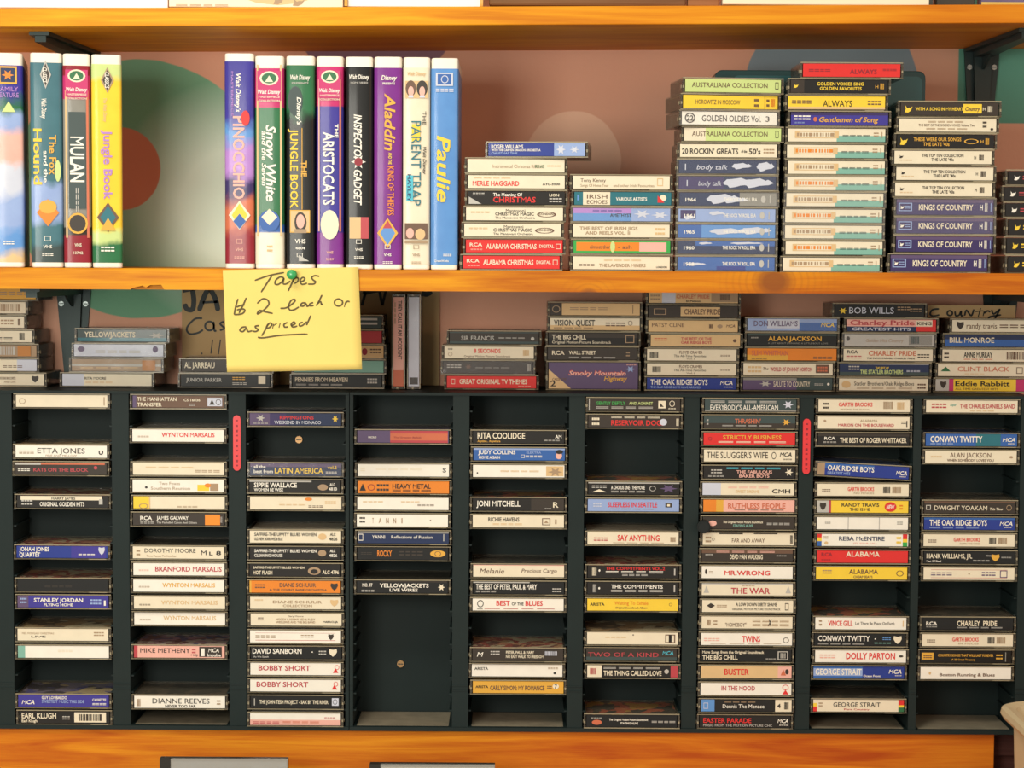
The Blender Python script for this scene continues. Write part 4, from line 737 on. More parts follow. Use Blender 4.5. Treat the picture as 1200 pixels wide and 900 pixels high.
TOP['1'] = ('of cut-off stack beyond the bracket', [
 (-10, ('t', None, [(0, 100, 'z')], [('@lines', 60, 96, 50, 30, 'x')]), 0), (-22, ('c', None, [], [('@bars', 66, 96, 50, 66, 'x')])),
 (-24, ('c', None, [], [('@lines', 74, 88, 52, 44, 'x'), ('@bars', 93, 96, 50, 56, 'h')])),
 (-15, ('c', None, [], [('@bars', 86, 92, 50, 66, 'k'), ('@lines', 40, 78, 30, 30, 'd')])),
 (-10, ('x', None, [], [('@bars', 50, 78, 50, 70, 's')], 's')), (-10, ('i', None, [(0, 78, 'c')], [('@lines', 62, 84, 40, 20, 'h')])),
 (-1, ('c', None, [], [('DICKENS BROCOPETS', 50, 68, 62, 22, 'h'), ('AND LIVE', 55, 68, 30, 18, 'x'), ('@shield', 86, 94, 54, 60, 'd')]))])
TOP['2'] = ('of stack between bracket and note', [
 (143, ('T', None, [(0, 100, 'e', 0, 30)], [('YELLOWJACKETS', 8, 65, 60, 46, 'c'), ('@star', 80, 97, 52, 56, 's')])),
 (139, ('i', None, [], [('@disc', 4, 12, 60, 46, 'v'), ('@disc', 88, 94, 60, 56, 'v'), ('@lines', 24, 74, 40, 24, 's')], 'W')),
 (136, ('x', None, [(0, 100, 's', 40, 60)], [('@lines', 10, 74, 26, 16, 't')], 'sW')),
 (125, ('c', None, [(0, 24, 'i')], [('RITA MOORE', 25, 49, 64, 22, 'd'), ('@lines', 26, 56, 30, 14, 't')]))])
TOP['3'] = ('of stack under the yellow note', [
 (265, ('d', None, [], [('AL JARREAU', 3, 37, 56, 52, 'c'), ('@lines', 50, 90, 50, 24, 's')])),
 (264, ('u', None, [], [('JUNIOR PARKER', 6, 46, 56, 32, 's'), ('@lines', 58, 72, 70, 26, 'z'), ('@lines', 58, 74, 26, 20, 's'), ('@box', 87, 95, 56, 64, 'c')]))])
TOP['4'] = ('of stack beside the upright pair', [
 (394, ('T', None, [], [('@lines', 20, 96, 60, 60, 's')])), (395, ('M', None, [], [('@lines', 10, 60, 50, 20, 'm')])),
 (397, ('t', None, [], [('@disc', 76, 82, 52, 60, 'R'), ('@lines', 85, 97, 60, 40, 'h')])),
 (397, ('a', None, [], [('@lines', 10, 60, 50, 20, 'T')])),
 (395, ('u', None, [], [('PENNIES FROM HEAVEN', 3, 62, 64, 38, 'c'), ('@lines', 4, 56, 20, 12, 's'), ('@lines', 84, 95, 56, 46, 's')]))])
TOP['5'] = ('of first stack past upright pair', [
 (579, ('T', None, [(0, 100, 'd', 20, 90)], [('SIR FRANCIS', 13, 50, 48, 40, 's', 't'), ('@lines', 55, 84, 50, 10, 's'), ('@disc', 91, 95, 44, 30, 's')])),
 (573, ('c', None, [], [('8 SECONDS', 33, 63, 66, 36, 'r'), ('Original Motion Picture Soundtrack', 22, 74, 20, 18, 'h', 't'), ('@lines', 4, 9, 80, 14, 'd'), ('@ring', 4, 9, 36, 34, 'x'), ('@bars', 88, 95, 50, 50, 't')])),
 (572, ('d', None, [], [('@lines', 4, 20, 60, 30, 's'), ('@star', 24, 32, 54, 50, 'h'), ('@lines', 36, 74, 44, 16, 'g'), ('@bars', 94, 98, 50, 60, 's')], 'W')),
 (576, ('r', None, [], [('GREAT ORIGINAL TV THEMES', 14, 90, 56, 42, 'c'), ('@frame', 5, 9, 54, 44, 'c'), ('@lines', 80, 94, 16, 10, 'm')]))])
TOP['6'] = ('of second stack past upright pair', [
 (697, ('t', None, [(0, 13, 'd'), (16, 100, 't')], [('@ring', 2, 11, 50, 62, 'x'), ('@lines', 22, 64, 56, 24, 'x'), ('@box', 92, 92.6, 50, 70, 'h')])),
 (697, ('c', None, [(0, 100, 't', 0, 40)], [('VISION QUEST', 4, 50, 62, 50, 'd'), ('@lines', 4, 48, 16, 12, 'h'), ('@lines', 62, 84, 50, 34, 'h'), ('@ring', 87, 92, 60, 40, 'h')])),
 (695, ('k', None, [(0, 100, 'd', 60, 100)], [('THE BIG CHILL', 4, 42, 66, 40, 'c'), ('Original Motion Picture Soundtrack', 4, 70, 22, 24, 'c', 't'), ('@frame', 86, 96, 50, 66, 'x')])),
 (694, ('d', None, [], [('RCA', 5, 19, 58, 36, 'c'), ('WALL STREET', 24, 54, 60, 32, 'c'), ('@lines', 24, 76, 18, 12, 's'), ('@lines', 88, 92, 50, 40, 'x')])),
 (695.5, ('v', None, [], [('@rtri', 0, 25, 37, 74, 't'), ('2', 2, 8, 20, 22, 'k'), ('CASSETTES', 4, 20, 36, 10, 'h', 'i'), ('Smoky Mountain', 22, 86, 62, 20, 'M', 'i'), ('Smoky Mountain', 22.5, 86.5, 60, 18, 'm', 'i'), ('Highway', 62, 88, 40, 18, 'z', 'i'), ('@lines', 87, 98, 94, 6, 'm'), ('@star', 86, 97, 76, 26, 'l')]), 0, .0335)])
FLOYD = lambda a: ('t', None, [(0, 100, 'c', 0, 100)], [('FLOYD CRAMER', 36, 62, 74, 26, 'h'), ('The All-Time Favorites', 30, 66, 42, 22, 'd', 't'), ('@bars', 3+a, 13+a, 48, 50, 'd'), ('@lines', 82, 93, 46, 14, 'h'), ('Vol.1', 44, 53, 16, 14, 'h', 't')])
TOP['7'] = ('of third stack past upright pair', [
 (812, ('t', None, [(15, 30, 'i'), (70, 100, 'x', 10, 90)], [('@lines', 2, 13, 50, 50, 'x'), ('CHARLEY PRIDE', 31, 68, 58, 34, 'O'), ('In Person', 42, 58, 18, 18, 'd'), ('@bars', 80, 92, 50, 50, 'h')])),
 (812, ('d', None, [(36, 80, 't', 12, 92)], [('CHARLEY PRIDE', 40, 80, 52, 48, 'h'), ('@frame', 6, 20, 50, 54, 'x')])),
 (812, ('t', None, [(0, 100, 't')], [('PATSY CLINE', 4, 40, 60, 34, 'h', 't'), ('@bars', 68, 72, 50, 34, 'h'), ('@disc', 77, 83, 50, 34, 'x'), ('MCA', 87, 97, 54, 24, 'h', 'i')])),
 (815, ('c', None, [(0, 100, 't', 0, 100)], [('THE BEST OF THE', 34, 68, 66, 26, 'M'), ('OAK RIDGE BOYS', 34, 68, 34, 26, 'M'), ('@lines', 4, 18, 60, 24, 'O'), ('@disc', 92, 96, 50, 30, 'h')])),
 (811, FLOYD(0)), (811, FLOYD(3)),
 (811, ('n', None, [(0, 100, 'n')], [('THE OAK RIDGE BOYS', 4, 68, 64, 48, 'w'), ('THE OAK RIDGE BOYS HAVE ARRIVED', 4, 60, 18, 20, 'l'), ('MCA', 82, 96, 60, 36, 'w', 'i'), ('@lines', 86, 96, 22, 8, 'w')]))])
TOP['8'] = ('of fourth stack past upright pair', [
 (928, ('l', None, [(22, 58, 'i', 20, 96), (58, 100, 'b', 0, 70)], [('DON WILLIAMS', 7, 56, 62, 46, 'v'), ('MCA', 82, 97, 52, 36, 'y', 'i')], 'W')),
 (928, ('u', None, [(0, 100, 'T', 84, 100)], [('ALAN JACKSON', 23, 83, 60, 40, 'z'), ('A LOT ABOUT LIVIN AND A LITTLE BOUT LOVE', 23, 90, 20, 14, 'g', 't'), ('@lines', 4, 12, 66, 10, 's')])),
 (928, ('o', None, [(0, 46, 'z', 0, 46)], [('SLIM WHITMAN', 5, 46, 62, 44, 'O'), ('@lines', 5, 22, 14, 12, 'h'), ('@lines', 74, 95, 24, 20, 'h')])),
 (924, ('c', None, [], [('WORLD OF JOHNNY HORTON', 30, 77, 50, 36, 'M'), ('The', 22, 28, 54, 24, 'h', 'i'), ('@lines', 5, 20, 50, 56, 't'), ('@box', 81, 96, 54, 72, 'h'), ('@lines', 83, 94, 54, 44, 'O')])),
 (924, ('v', None, [(0, 100, 'g', 80, 100), (60, 100, 'T')], [('SALUTE TO COUNTRY', 34, 75, 50, 46, 'c', 't'), ('@star', 18, 32, 50, 50, 's'), ('@disc', 94, 97, 50, 22, 'w'), ('@lines', 80, 90, 48, 16, 's')]))])
TOP['9'] = ('of stack beside the country sign', [
 (1030, ('u', None, [], [('BOB WILLS', 16, 66, 52, 56, 'i', 't'), ('@star', 4, 14, 46, 60, 'y'), ('@lines', 70, 84, 70, 30, 'x'), ('@lines', 84, 97, 56, 30, 'x')])),
 (1044, ('m', None, [(0, 78, 'r', 54, 56), (0, 78, 'q', 0, 40), (78, 96, 'c', 44, 92), (78, 100, 'r', 0, 40), (96, 100, 'r')], [('Charley Pride', 4, 76, 74, 42, 'M'), ('GREATEST HITS', 6, 72, 20, 26, 'i'), ('KING', 79, 95, 68, 28, 'd')])),
 (1042, ('s', None, [(72, 98, 'g', 10, 90)], [('Golden Hits Country', 24, 66, 48, 30, 'x', 'ti'), ('@disc', 2, 6, 62, 40, 'd'), ('@bars', 74, 84, 52, 60, 'T')], 'W')),
 (1041, ('c', None, [], [('CHARLEY PRIDE', 28, 81, 66, 42, 'O'), ('THE INCOMPARABLE CHARLEY PRIDE', 26, 80, 22, 16, 'd'), ('RCA', 4, 16, 76, 28, 'd'), ('@lines', 3, 20, 32, 24, 'M'), ('@lines', 83, 96, 44, 34, 'd')])),
 (1037, ('q', None, [(0, 100, 'T', 0, 30), (10, 100, 's', 94, 100)], [('THE STATLER BROTHERS', 23, 71, 32, 34, 'f'), ('THE BEST OF', 40, 55, 66, 18, 'y'), ('@lines', 10, 22, 66, 36, 's'), ('@lines', 75, 90, 40, 14, 'i')])),
 (1036.5, ('c', None, [], [('Statler Brothers/Oak Ridge Boys', 17, 84, 60, 34, 'd', 't'), ('@disc', 3, 13, 50, 60, 't'), ('@lines', 20, 82, 20, 12, 'x'), ('@lines', 88, 97, 40, 46, 'h')]))])
TOP['10'] = ('of stack below the country sign', [
 (1168, ('c', None, [], [('randy travis', 16, 50, 52, 46, 'h', 't'), ('@shield', 5, 13, 52, 66, 'd'), ('@lines', 53, 96, 50, 30, 'h')])),
 (1160, ('b', None, [(0, 100, 'q', 60, 100)], [('BILL MONROE', 5, 55, 56, 46, 'c'), ('@star', 88, 96, 50, 50, 'i')])),
 (1157, ('c', None, [], [('ANNE MURRAY', 24, 56, 58, 46, 'k'), ('@lines', 24, 56, 18, 10, 'O'), ('@lines', 2, 7, 52, 50, 'd'), ('@bars', 72, 96, 50, 66, 'h')])),
 (1152, ('c', None, [], [('CLINT BLACK', 22, 80, 62, 42, 'O', 't'), ('@lines', 30, 52, 18, 12, 't'), ('@tri', 3, 14, 60, 40, 'E'), ('@frame', 88, 95, 50, 56, 'h')])),
 (1150, ('y', None, [(0, 15, 's'), (15, 20, 'A'), (90, 100, 'A')], [('Eddie Rabbitt', 22, 83, 64, 42, 'k'), ('ALL TIME GREATEST HITS', 22, 70, 18, 18, 'h', 't'), ('@shield', 5, 12, 52, 60, 'd')]))])

# ---------------- placing
Dk = {'D': .0196}
for ci, rows in RACK.items():
    n = len(rows)
    for i, (s, spec) in enumerate(rows):
        thick = .0172 if len(spec) > 4 and 'D' in spec[4] else .017
        rnd = random.Random(ci*40+s); z = slot_z(s)
        dx = rnd.uniform(-.0006, .0006); fy = rnd.uniform(-.0045, .0005)
        ry = 0
        if (ci, s) == (7, 4): ry = .048; z += .0026
        tape(spec, describe(spec, i, n, "in rack's %s column" % ORD[ci]), 'cassettes in the rack', (CX[ci]+dx, fy+HD, z+.00002), rnd.uniform(-.006, .006), ry, thick)
for key, (place, rows) in UP.items():
    z = ZM+.0001; n = len(rows)
    for i in range(n-1, -1, -1):
        r = rows[i]; T = r[3] if len(r) > 3 else .017; rnd = random.Random(hash(key) % 7+i) if False else random.Random(ord(key)*20+i)
        yf = -.110 + (.004 if key == 'F' else 0)+rnd.uniform(-.001, .001)
        c = W(r[0]+{'B': -1.6, 'C': 1.2, 'D': .6}.get(key, 0), 230, yf)
        tape(r[1], describe(r[1], i, n, place if key == 'F' else 'of '+place), 'cassettes on the middle shelf', (c.x, yf+HD, z), (r[2] if len(r) > 2 else 0)+rnd.uniform(-.004, .004), 0, T)
        z += T+.00005
for key, (place, rows) in TOP.items():
    z = ZRT+.0007; n = len(rows)
    for i in range(n-1, -1, -1):
        r = rows[i]; T = r[3] if len(r) > 3 else .0165 if n == 7 else .017; rnd = random.Random(int(key)*31+i)
        yf = RTF-.001+rnd.uniform(-.002, .001)
        c = W(r[0], 410, yf)
        tape(r[1], describe(r[1], i, n, place), 'cassettes on top of the rack', (c.x, yf+HD, z), (r[2] if len(r) > 2 else 0)+rnd.uniform(-.005, .005), 0, T)
        z += T+.00005
for px, spec, lb in ((459.0, ('m', None, [(82, 100, 'O')], [('THEY CALL IT AN ACCIDENT', 4, 70, 66, 38, 'd'), ('@lines', 6, 30, 18, 14, 'x')]), 'cassette standing on end on the rack, pink spine with rust red foot'),
                     (477.0, ('i', None, [(90, 98, 'd', 10, 90)], [], 'W'), 'cassette standing on end on the rack, wrinkled silver wrap')):
    c = W(px, 400, RTF)
    t = tape(spec, lb, 'cassettes standing on end', (c.x, RTF+HD, ZRT+HW+.0007), 0, 0, .0155, True)

# ------------------------------------------------------------------ video cases
WHITEP = mottled('white_clamshell', '#EFE6D6', .38, .1, .04, 30)
def sleeve_ramp(key, bands, ST, SB, soft):
    m, nt, b = node_mat('sleeve_'+key); N = nt.nodes; L = nt.links
    tc = N.new('ShaderNodeTexCoord'); sp = N.new('ShaderNodeSeparateXYZ'); L.new(tc.outputs['Object'], sp.inputs[0])
    nz = N.new('ShaderNodeTexNoise'); nz.inputs['Scale'].default_value = 45; nz.inputs['Detail'].default_value = 5; L.new(tc.outputs['Object'], nz.inputs[0])
    mr = N.new('ShaderNodeMapRange'); mr.inputs[1].default_value = ST; mr.inputs[2].default_value = SB; L.new(sp.outputs[2], mr.inputs[0])
    ad = N.new('ShaderNodeMath'); ad.operation = 'MULTIPLY_ADD'; L.new(nz.outputs['Fac'], ad.inputs[0]); ad.inputs[1].default_value = soft*3; 
    sb = N.new('ShaderNodeMath'); sb.operation = 'SUBTRACT'; L.new(mr.outputs[0], sb.inputs[0]); sb.inputs[1].default_value = soft*1.5; L.new(sb.outputs[0], ad.inputs[2])
    rp = N.new('ShaderNodeValToRGB'); e = rp.color_ramp.elements; L.new(ad.outputs[0], rp.inputs[0])
    stops = []
    for i, (a, c, k) in enumerate(bands):
        s0 = a/100+(soft/2 if i else 0); s1 = c/100-(soft/2 if i < len(bands)-1 else 0); stops += [(s0, k), (max(s0, s1), k)]
    e[0].position = 0; e[0].color = lin(HEX[stops[0][1]]); e[1].position = 1; e[1].color = lin(HEX[stops[-1][1]])
    for q, k in stops[1:-1]: w_ = e.new(min(.999, max(.001, q))); w_.color = lin(HEX[k])
    mx = N.new('ShaderNodeMix'); mx.data_type = 'RGBA'; mx.blend_type = 'OVERLAY'; mx.inputs[0].default_value = .5
    rr = N.new('ShaderNodeMapRange'); rr.inputs[3].default_value = .3; rr.inputs[4].default_value = .7; L.new(nz.outputs['Fac'], rr.inputs[0])
    L.new(rp.outputs[0], mx.inputs[6]); L.new(rr.outputs[0], mx.inputs[7]); L.new(mx.outputs[2], b.inputs['Base Color'])
    b.inputs['Roughness'].default_value = .35; b.inputs['Coat Weight'].default_value = .22; b.inputs['Coat Roughness'].default_value = .10; b.inputs['Specular IOR Level'].default_value = .15
    return m
def sleeve_mat(code): return mottled('sleeve_'+code, HEX[code], .3, .8, .12, 40)
HEX.update(j='#F4EFE6')
def outline(w, d, r, grow=0.0, back=None):
    """plan outline of a case from its back left corner round the spine to the back right corner"""
    h = w/2+grow; f = -d/2-grow; pts = [(-h, back if back is not None else d/2)]
    for i in range(6): a = math.pi+i*math.pi/2/5; pts.append((-h+r+r*math.cos(a), f+r+r*math.sin(a)))
    for i in range(1, 8): x = -h+r+(2*h-2*r)*i/8; pts.append((x, f-.0004*(1-((x)/(h-r))**2)))
    for i in range(6): a = 1.5*math.pi+i*math.pi/2/5; pts.append((h-r+r*math.cos(a), f+r+r*math.sin(a)))
    pts.append((h, back if back is not None else d/2)); return pts
def video(x0, x1, ytop, ysl, bands, prints, label, soft=.004, rz=0.0):
    """bands: (from %, to %, colour) down the sleeve; prints: rotated or flat marks"""
    yf = -.1105; cx = (W(x0, 190, yf).x+W(x1, 190, yf).x)/2; w = (W(x1, 190, yf).x-W(x0, 190, yf).x)-.0007
    H = W((x0+x1)/2, ytop, yf).z-ZM; D = .132
    t = thing('video_case', label, 'video case', (cx-math.sin(rz)*D/2, yf+math.cos(rz)*D/2, ZM+.0001), 'video cases on the middle shelf'); t.rotation_euler.z = rz
    mb = MB(); mb.prism(outline(w, D, .0045), 0, H, WHITEP, 'z'); bevel(mb.obj('shell', t), .0014, 2)
    ST = W((x0+x1)/2, ysl, yf).z-ZM; SB = .0055
    mb = MB(); op = outline(w, D, .0045, .00035, D/2-.01)
    sm_ = sleeve_ramp(label[:20], bands, ST, SB, soft); V = [(p[0], p[1], z) for z in (SB, ST) for p in op]; k = len(op)
    mb.raw(V, [(i, i+1, i+1+k, i+k) for i in range(k-1)], sm_)
    sl = mb.obj('sleeve', t, fix=False, smooth=True)
    fw = w-.004; Y = -D/2-.0015; mb = MB(); n = 0
    for p in prints:
        body, kind = p[0], p[1]; V, Fs = print_geo((body, p[7] if len(p) > 7 else '')); n += 1; y = Y-.00004*n
        if kind == 'v':                               # reads downwards: from %, to % of sleeve height, centre %, cap height % of width
            a, b, uc, h = p[2:6]; za, zb = ST-(ST-SB)*a/100, ST-(ST-SB)*b/100; xc = -fw/2+fw*uc/100; hh = fw*h/100
            mb.raw([(xc-hh/2+hh*v, y, za+(zb-za)*u) for u, v in V], Fs, ink(p[6]))
        else:                                         # 'h': upright mark: left %, right %, centre down %, height as % of width
            a, b, dc, h = p[2:6]; xa, xb = -fw/2+fw*a/100, -fw/2+fw*b/100; hh = fw*h/100; zc_ = ST-(ST-SB)*dc/100
            mb.raw([(xa+(xb-xa)*u, y, zc_-hh/2+hh*v) for u, v in V], Fs, ink(p[6]))
    mb.obj('lettering', sl, fix=False)
    return t
def masters(): return [('@box', 'h', 2, 98, 9, 118, 'A'), ('@disc', 'h', 12, 88, 5.2, 56, 'c'), ('@disc', 'h', 20, 80, 5.2, 42, 'E'), ('@tri', 'h', 34, 66, 5.4, 26, 'c'), ('Walt Disney', 'h', 5, 95, 12.0, 17, 'w', 'i'), ('MASTERPIECE', 'h', 8, 92, 14.6, 8, 'c'), ('COLLECTION', 'h', 8, 92, 16.6, 8, 'c')]
def foot(k, y=92): return [('@frame', 'h', 38, 62, y-4, 18, k), ('VHS', 'h', 34, 66, y, 12, k), ('@lines', 'h', 30, 70, y+4, 10, k)]
video(-9, 27.5, 62, 76.5, [(0, 17, 'p'), (17, 24, 'E'), (24, 33, 'l'), (33, 50, 'm'), (50, 66, 'i'), (66, 84, 'l'), (84, 97, 'B'), (97, 100, 't')],
      [('@box', 'h', 22, 84, 5, 62, 'q'), ('@frame', 'h', 20, 86, 5, 66, 'z'), ('@star', 'h', 30, 76, 5, 40, 'o'), ('FAMILY', 'h', 16, 90, 12, 18, 'L', 't'), ('FEATURE', 'h', 14, 92, 15, 18, 'L', 't'), ('@tri', 'h', 30, 80, 21, 40, 'f'), ('@lines', 'h', 30, 70, 90, 14, 'w')],
      'pastel video case with gold boxed emblem on an indigo top', .06, rz=.2)
video(36.5, 73.5, 62, 73.5, [(0, 60, 'S'), (60, 80, 'l'), (80, 92, 'S'), (92, 100, 'T')],
      [('@diamond', 'h', 30, 66, 6, 92, 'd'), ('@dframe', 'h', 28, 68, 6, 104, 's'), ('CLASSICS', 'v', 2.5, 10, 46, 16, 'w', 'i'), ('Walt Disney', 'v', 18, 28, 42, 18, 'w', 'i'), ('Hound', 'v', 33, 61, 18, 30, 'y'), ('The Fox', 'v', 36, 56, 72, 26, 'z'), ('and the', 'v', 44, 60, 46, 16, 'w'), ('@disc', 'h', 78, 100, 54, 80, 'f'), ('@diamond', 'h', 12, 92, 75, 100, 'o'), ('@disc', 'h', 20, 84, 72, 50, 'z')]+foot('w'),
      'slate blue video case with bright yellow lettering', .05, rz=.195)
video(74.5, 106.5, 63, 77, [(0, 5, 'R'), (5, 17, 'A'), (17, 82, 'g'), (82, 86, 'd'), (86, 100, 'R')],
      [('@box', 'h', 0, 8, 50, 640, 't'), ('@box', 'h', 90, 100, 50, 640, 'O')]+masters()+[('@box', 'h', 14, 86, 48, 420, 'T'), ('MULAN', 'v', 36, 59, 52, 62, 'w'), ('@lines', 'v', 62, 74, 50, 14, 's'), ('@disc', 'h', 8, 92, 80, 88, 'd'), ('@ring', 'h', 6, 94, 80, 92, 'z'), ('VHS', 'h', 36, 66, 91, 14, 'c'), ('13742', 'h', 30, 72, 95, 12, 'c')],
      'grey video case with magenta crest and white capital lettering', rz=.195)
video(108, 143, 64, 75.5, [(0, 7, 'f'), (7, 84, 'y'), (84, 90, 'f'), (90, 100, 'E')],
      [('@diamond', 'h', 30, 76, 8, 92, 'd'), ('@dframe', 'h', 28, 78, 8, 100, 'x'), ('CLASSICS', 'v', 4, 12, 52, 16, 'w', 'i'), ('The Walt Disney', 'v', 17, 29, 44, 14, 't', 'i'), ('Jungle Book', 'v', 33, 68, 54, 34, 'L'), ('@diamond', 'h', 12, 92, 77, 110, 'e'), ('@dframe', 'h', 10, 94, 77, 116, 'h'), ('@tri', 'h', 22, 82, 80.5, 50, 'z')]+[('@lines', 'h', 24, 76, 93, 20, 'w')],
      'yellow video case with pink-purple lettering and green foot', .03, rz=.195)
video(263, 298, 62.5, 72, [(0, 32, 'p'), (32, 40, 'B'), (40, 58, 'L'), (58, 68, 'N'), (68, 84, 'O'), (84, 100, 'R')],
      [('Walt Disney\'s', 'v', 6, 25, 48, 20, 'w', 'i'), ('MASTERPIECE', 'v', 5, 27, 24, 8, 'L'), ('PINOCCHIO', 'v', 27, 68, 50, 46, 'm'), ('@disc', 'h', 58, 92, 28, 60, 'r'), ('@diamond', 'h', 10, 92, 76, 108, 'y'), ('@dframe', 'h', 8, 94, 76, 116, 'c'), ('@diamond', 'h', 26, 76, 79, 60, 'b')]+foot('m', 93),
      'indigo to red video case with pale pink lettering', .06)
video(298.5, 333, 65.5, 80, [(0, 20, 'A'), (20, 80, 'E'), (80, 84, 'b'), (84, 100, 'c')],
      [('@box', 'h', 0, 7, 42, 680, 't'), ('@box', 'h', 93, 100, 42, 680, 't')]+masters()+[('Snow White', 'v', 29, 68, 58, 40, 'w', 'i'), ('and the Seven', 'v', 32, 60, 30, 18, 'w', 'i'), ('@disc', 'h', 8, 92, 78, 86, 'b'), ('@diamond', 'h', 18, 82, 76, 66, 'c'), ('@lines', 'h', 40, 62, 92, 26, 't')],
      'green video case with white script and cream borders')
video(335, 369, 65.5, 76.5, [(0, 26, 'E'), (26, 100, 'u')],
      [('Walt Disney', 'h', 10, 90, 6, 20, 'w', 'i'), ('PRESENTS', 'h', 16, 84, 9, 8, 's'), ('@disc', 'h', 0, 60, 18, 120, 'T'), ('Disney\'s', 'v', 16, 30, 46, 18, 'w', 'i'), ('JUNGLE BOOK', 'v', 32, 72, 26, 32, 'y'), ('THE', 'v', 48, 56, 66, 24, 'z'), ('@box', 'h', 56, 59, 52, 330, 'z'), ('@box', 'h', 8, 90, 78.5, 92, 'z'), ('@box', 'h', 11, 87, 78.5, 84, 't'), ('@disc', 'h', 26, 76, 79, 84, 'd'), ('@disc', 'h', 34, 68, 78.5, 58, 'm'), ('@box', 'h', 26, 76, 83.4, 16, 'x'), ('VHS', 'h', 28, 72, 88.5, 18, 'w'), ('4604', 'h', 30, 70, 92, 11, 'w'), ('@frame', 'h', 36, 60, 95.5, 16, 'w'), ('@rtri', 'h', 44, 86, 97, 26, 's')],
      'dark green video case with yellow lettering and a portrait panel', .08)
video(370.5, 402.5, 66, 78, [(0, 20, 'A'), (20, 84, 'p'), (84, 100, 'P')],
      [('@box', 'h', 0, 6, 45, 660, 'm'), ('@box', 'h', 92, 100, 45, 660, 'O')]+masters()+[('THE', 'v', 29, 36, 80, 16, 'w'), ('ARISTOCATS', 'v', 33, 70, 46, 50, 'w'), ('@disc', 'h', 10, 90, 80, 130, 'c'), ('VHS', 'h', 36, 66, 94, 12, 'm'), ('2529', 'h', 34, 68, 97.5, 10, 'm')],
      'purple video case with magenta crest and white outlined lettering')
video(404.5, 437, 66.5, 78.5, [(0, 100, 'u')],
      [('Walt Disney', 'h', 8, 94, 5, 20, 'w', 'i'), ('HOME VIDEO', 'h', 14, 88, 8, 8, 's'), ('INSPECTOR', 'v', 24, 48, 46, 34, 'w', 'i'), ('@star', 'h', 16, 80, 48, 64, 'w'), ('@disc', 'h', 30, 66, 48, 36, 'R'), ('GADGET', 'v', 52, 70, 46, 34, 'w', 'i'), ('@box', 'h', 10, 62, 81.5, 92, 't'), ('@box', 'h', 58, 92, 81.5, 92, 'M')]+foot('w', 92.5),
      'black video case with white slanted lettering and red disc')
video(438, 471, 66.5, 79.5, [(0, 100, 'P')],
      [('Disney', 'h', 22, 88, 5, 20, 'w', 'i'), ('PRESENTS', 'h', 28, 80, 8, 9, 'w'), ('Aladdin', 'v', 13, 42, 60, 46, 'z', 'i'), ('AND THE', 'v', 43, 49, 60, 14, 'y'), ('KING OF THIEVES', 'v', 50, 75, 64, 26, 'o'), ('@diamond', 'h', 8, 92, 84, 118, 'B'), ('@dframe', 'h', 6, 94, 84, 128, 'z'), ('@tri', 'h', 30, 70, 79.5, 34, 'M')]+foot('w', 95),
      'purple video case with gold slanted lettering and a diamond panel')
video(472, 504, 67, 79.5, [(0, 100, 'c')],
      [('Walt Disney', 'h', 10, 90, 3, 16, 't', 'i'), ('@box', 'h', 0, 100, 11, 74, 't'), ('@disc', 'h', 2, 48, 10.5, 70, 'h'), ('@disc', 'h', 13, 38, 12, 44, 'm'), ('@box', 'h', 15, 36, 14.6, 10, 'i'), ('@disc', 'h', 50, 98, 10.5, 70, 'd'), ('@disc', 'h', 62, 87, 12, 44, 'm'), ('@box', 'h', 64, 86, 14.6, 10, 'i'), ('@box', 'h', 30, 66, 33, 76, 'y'), ('THE', 'v', 22, 29, 84, 16, 'd', 't'), ('PARENT', 'v', 27, 51, 50, 44, 'e', 't'), ('TRAP', 'v', 53, 70, 50, 44, 'e', 't'), ('@box', 'h', 6, 36, 61, 110, 'C'), ('HAYLEY', 'v', 54, 68, 20, 16, 'q'), ('Walt Disney', 'v', 40, 54, 86, 14, 'd', 'i'), ('@box', 'h', 0, 100, 83, 70, 'h'), ('@disc', 'h', 6, 40, 84, 46, 'm'), ('@disc', 'h', 46, 90, 84.5, 50, 't'), ('@box', 'h', 0, 100, 88.5, 12, 'x')]+foot('x', 95),
      'cream video case with small portraits and teal lettering')
video(504.7, 537, 68, 80.5, [(0, 100, 'B')],
      [('@box', 'h', 14, 84, 5.5, 52, 'b'), ('@frame', 'h', 12, 86, 5.5, 56, 'i'), ('@ring', 'h', 34, 66, 5.5, 34, 'i'), ('@lines', 'h', 12, 88, 11, 14, 'i'), ('Paulie', 'v', 34, 68, 48, 58, 'y', 'i'), ('@lines', 'h', 46, 82, 95, 10, 'w'), ('DreamWorks', 'h', 10, 70, 98, 9, 'w')],
      'bright blue video case with yellow slanted lettering')

# ------------------------------------------------------------------ note, push pin, cardboard signs
PAPER = mottled('yellow_paper', '#E6CC70', .7, 0, .05, 25)
PEN = mottled('brown_marker', '#5A4A1E', .6, 0, .1)
YN = SHF-.0022
A, B, C_, D_ = (W(*q, YN) for q in ((261, 316.5), (420, 313), (424.5, 433), (266.5, 436)))
def note_pt(u, v):
    p = (A*(1-u)+B*u)*(1-v)+(D_*(1-u)+C_*u)*v
    return (p.x, YN-.0035*max(0, v-.15)**2-.0012*math.sin(u*3.1)*v, p.z)
def note_y(x, z):
    u = (x-A.x)/(B.x-A.x); v = (A.z-z)/(A.z-D_.z); return note_pt(min(1, max(0, u)), min(1, max(0, v)))[1]-.0004
t = thing('price_note', 'yellow paper price note pinned to the shelf edge, handwritten in brown marker', 'note', ((A.x+B.x)/2, YN, D_.z))
mb = MB(); n = 14; V = [note_pt(i/n, j/n) for j in range(n+1) for i in range(n+1)]; V += [(x, y+.0003, z) for x, y, z in V]
Q = lambda i, j, s=0: s*(n+1)**2+j*(n+1)+i
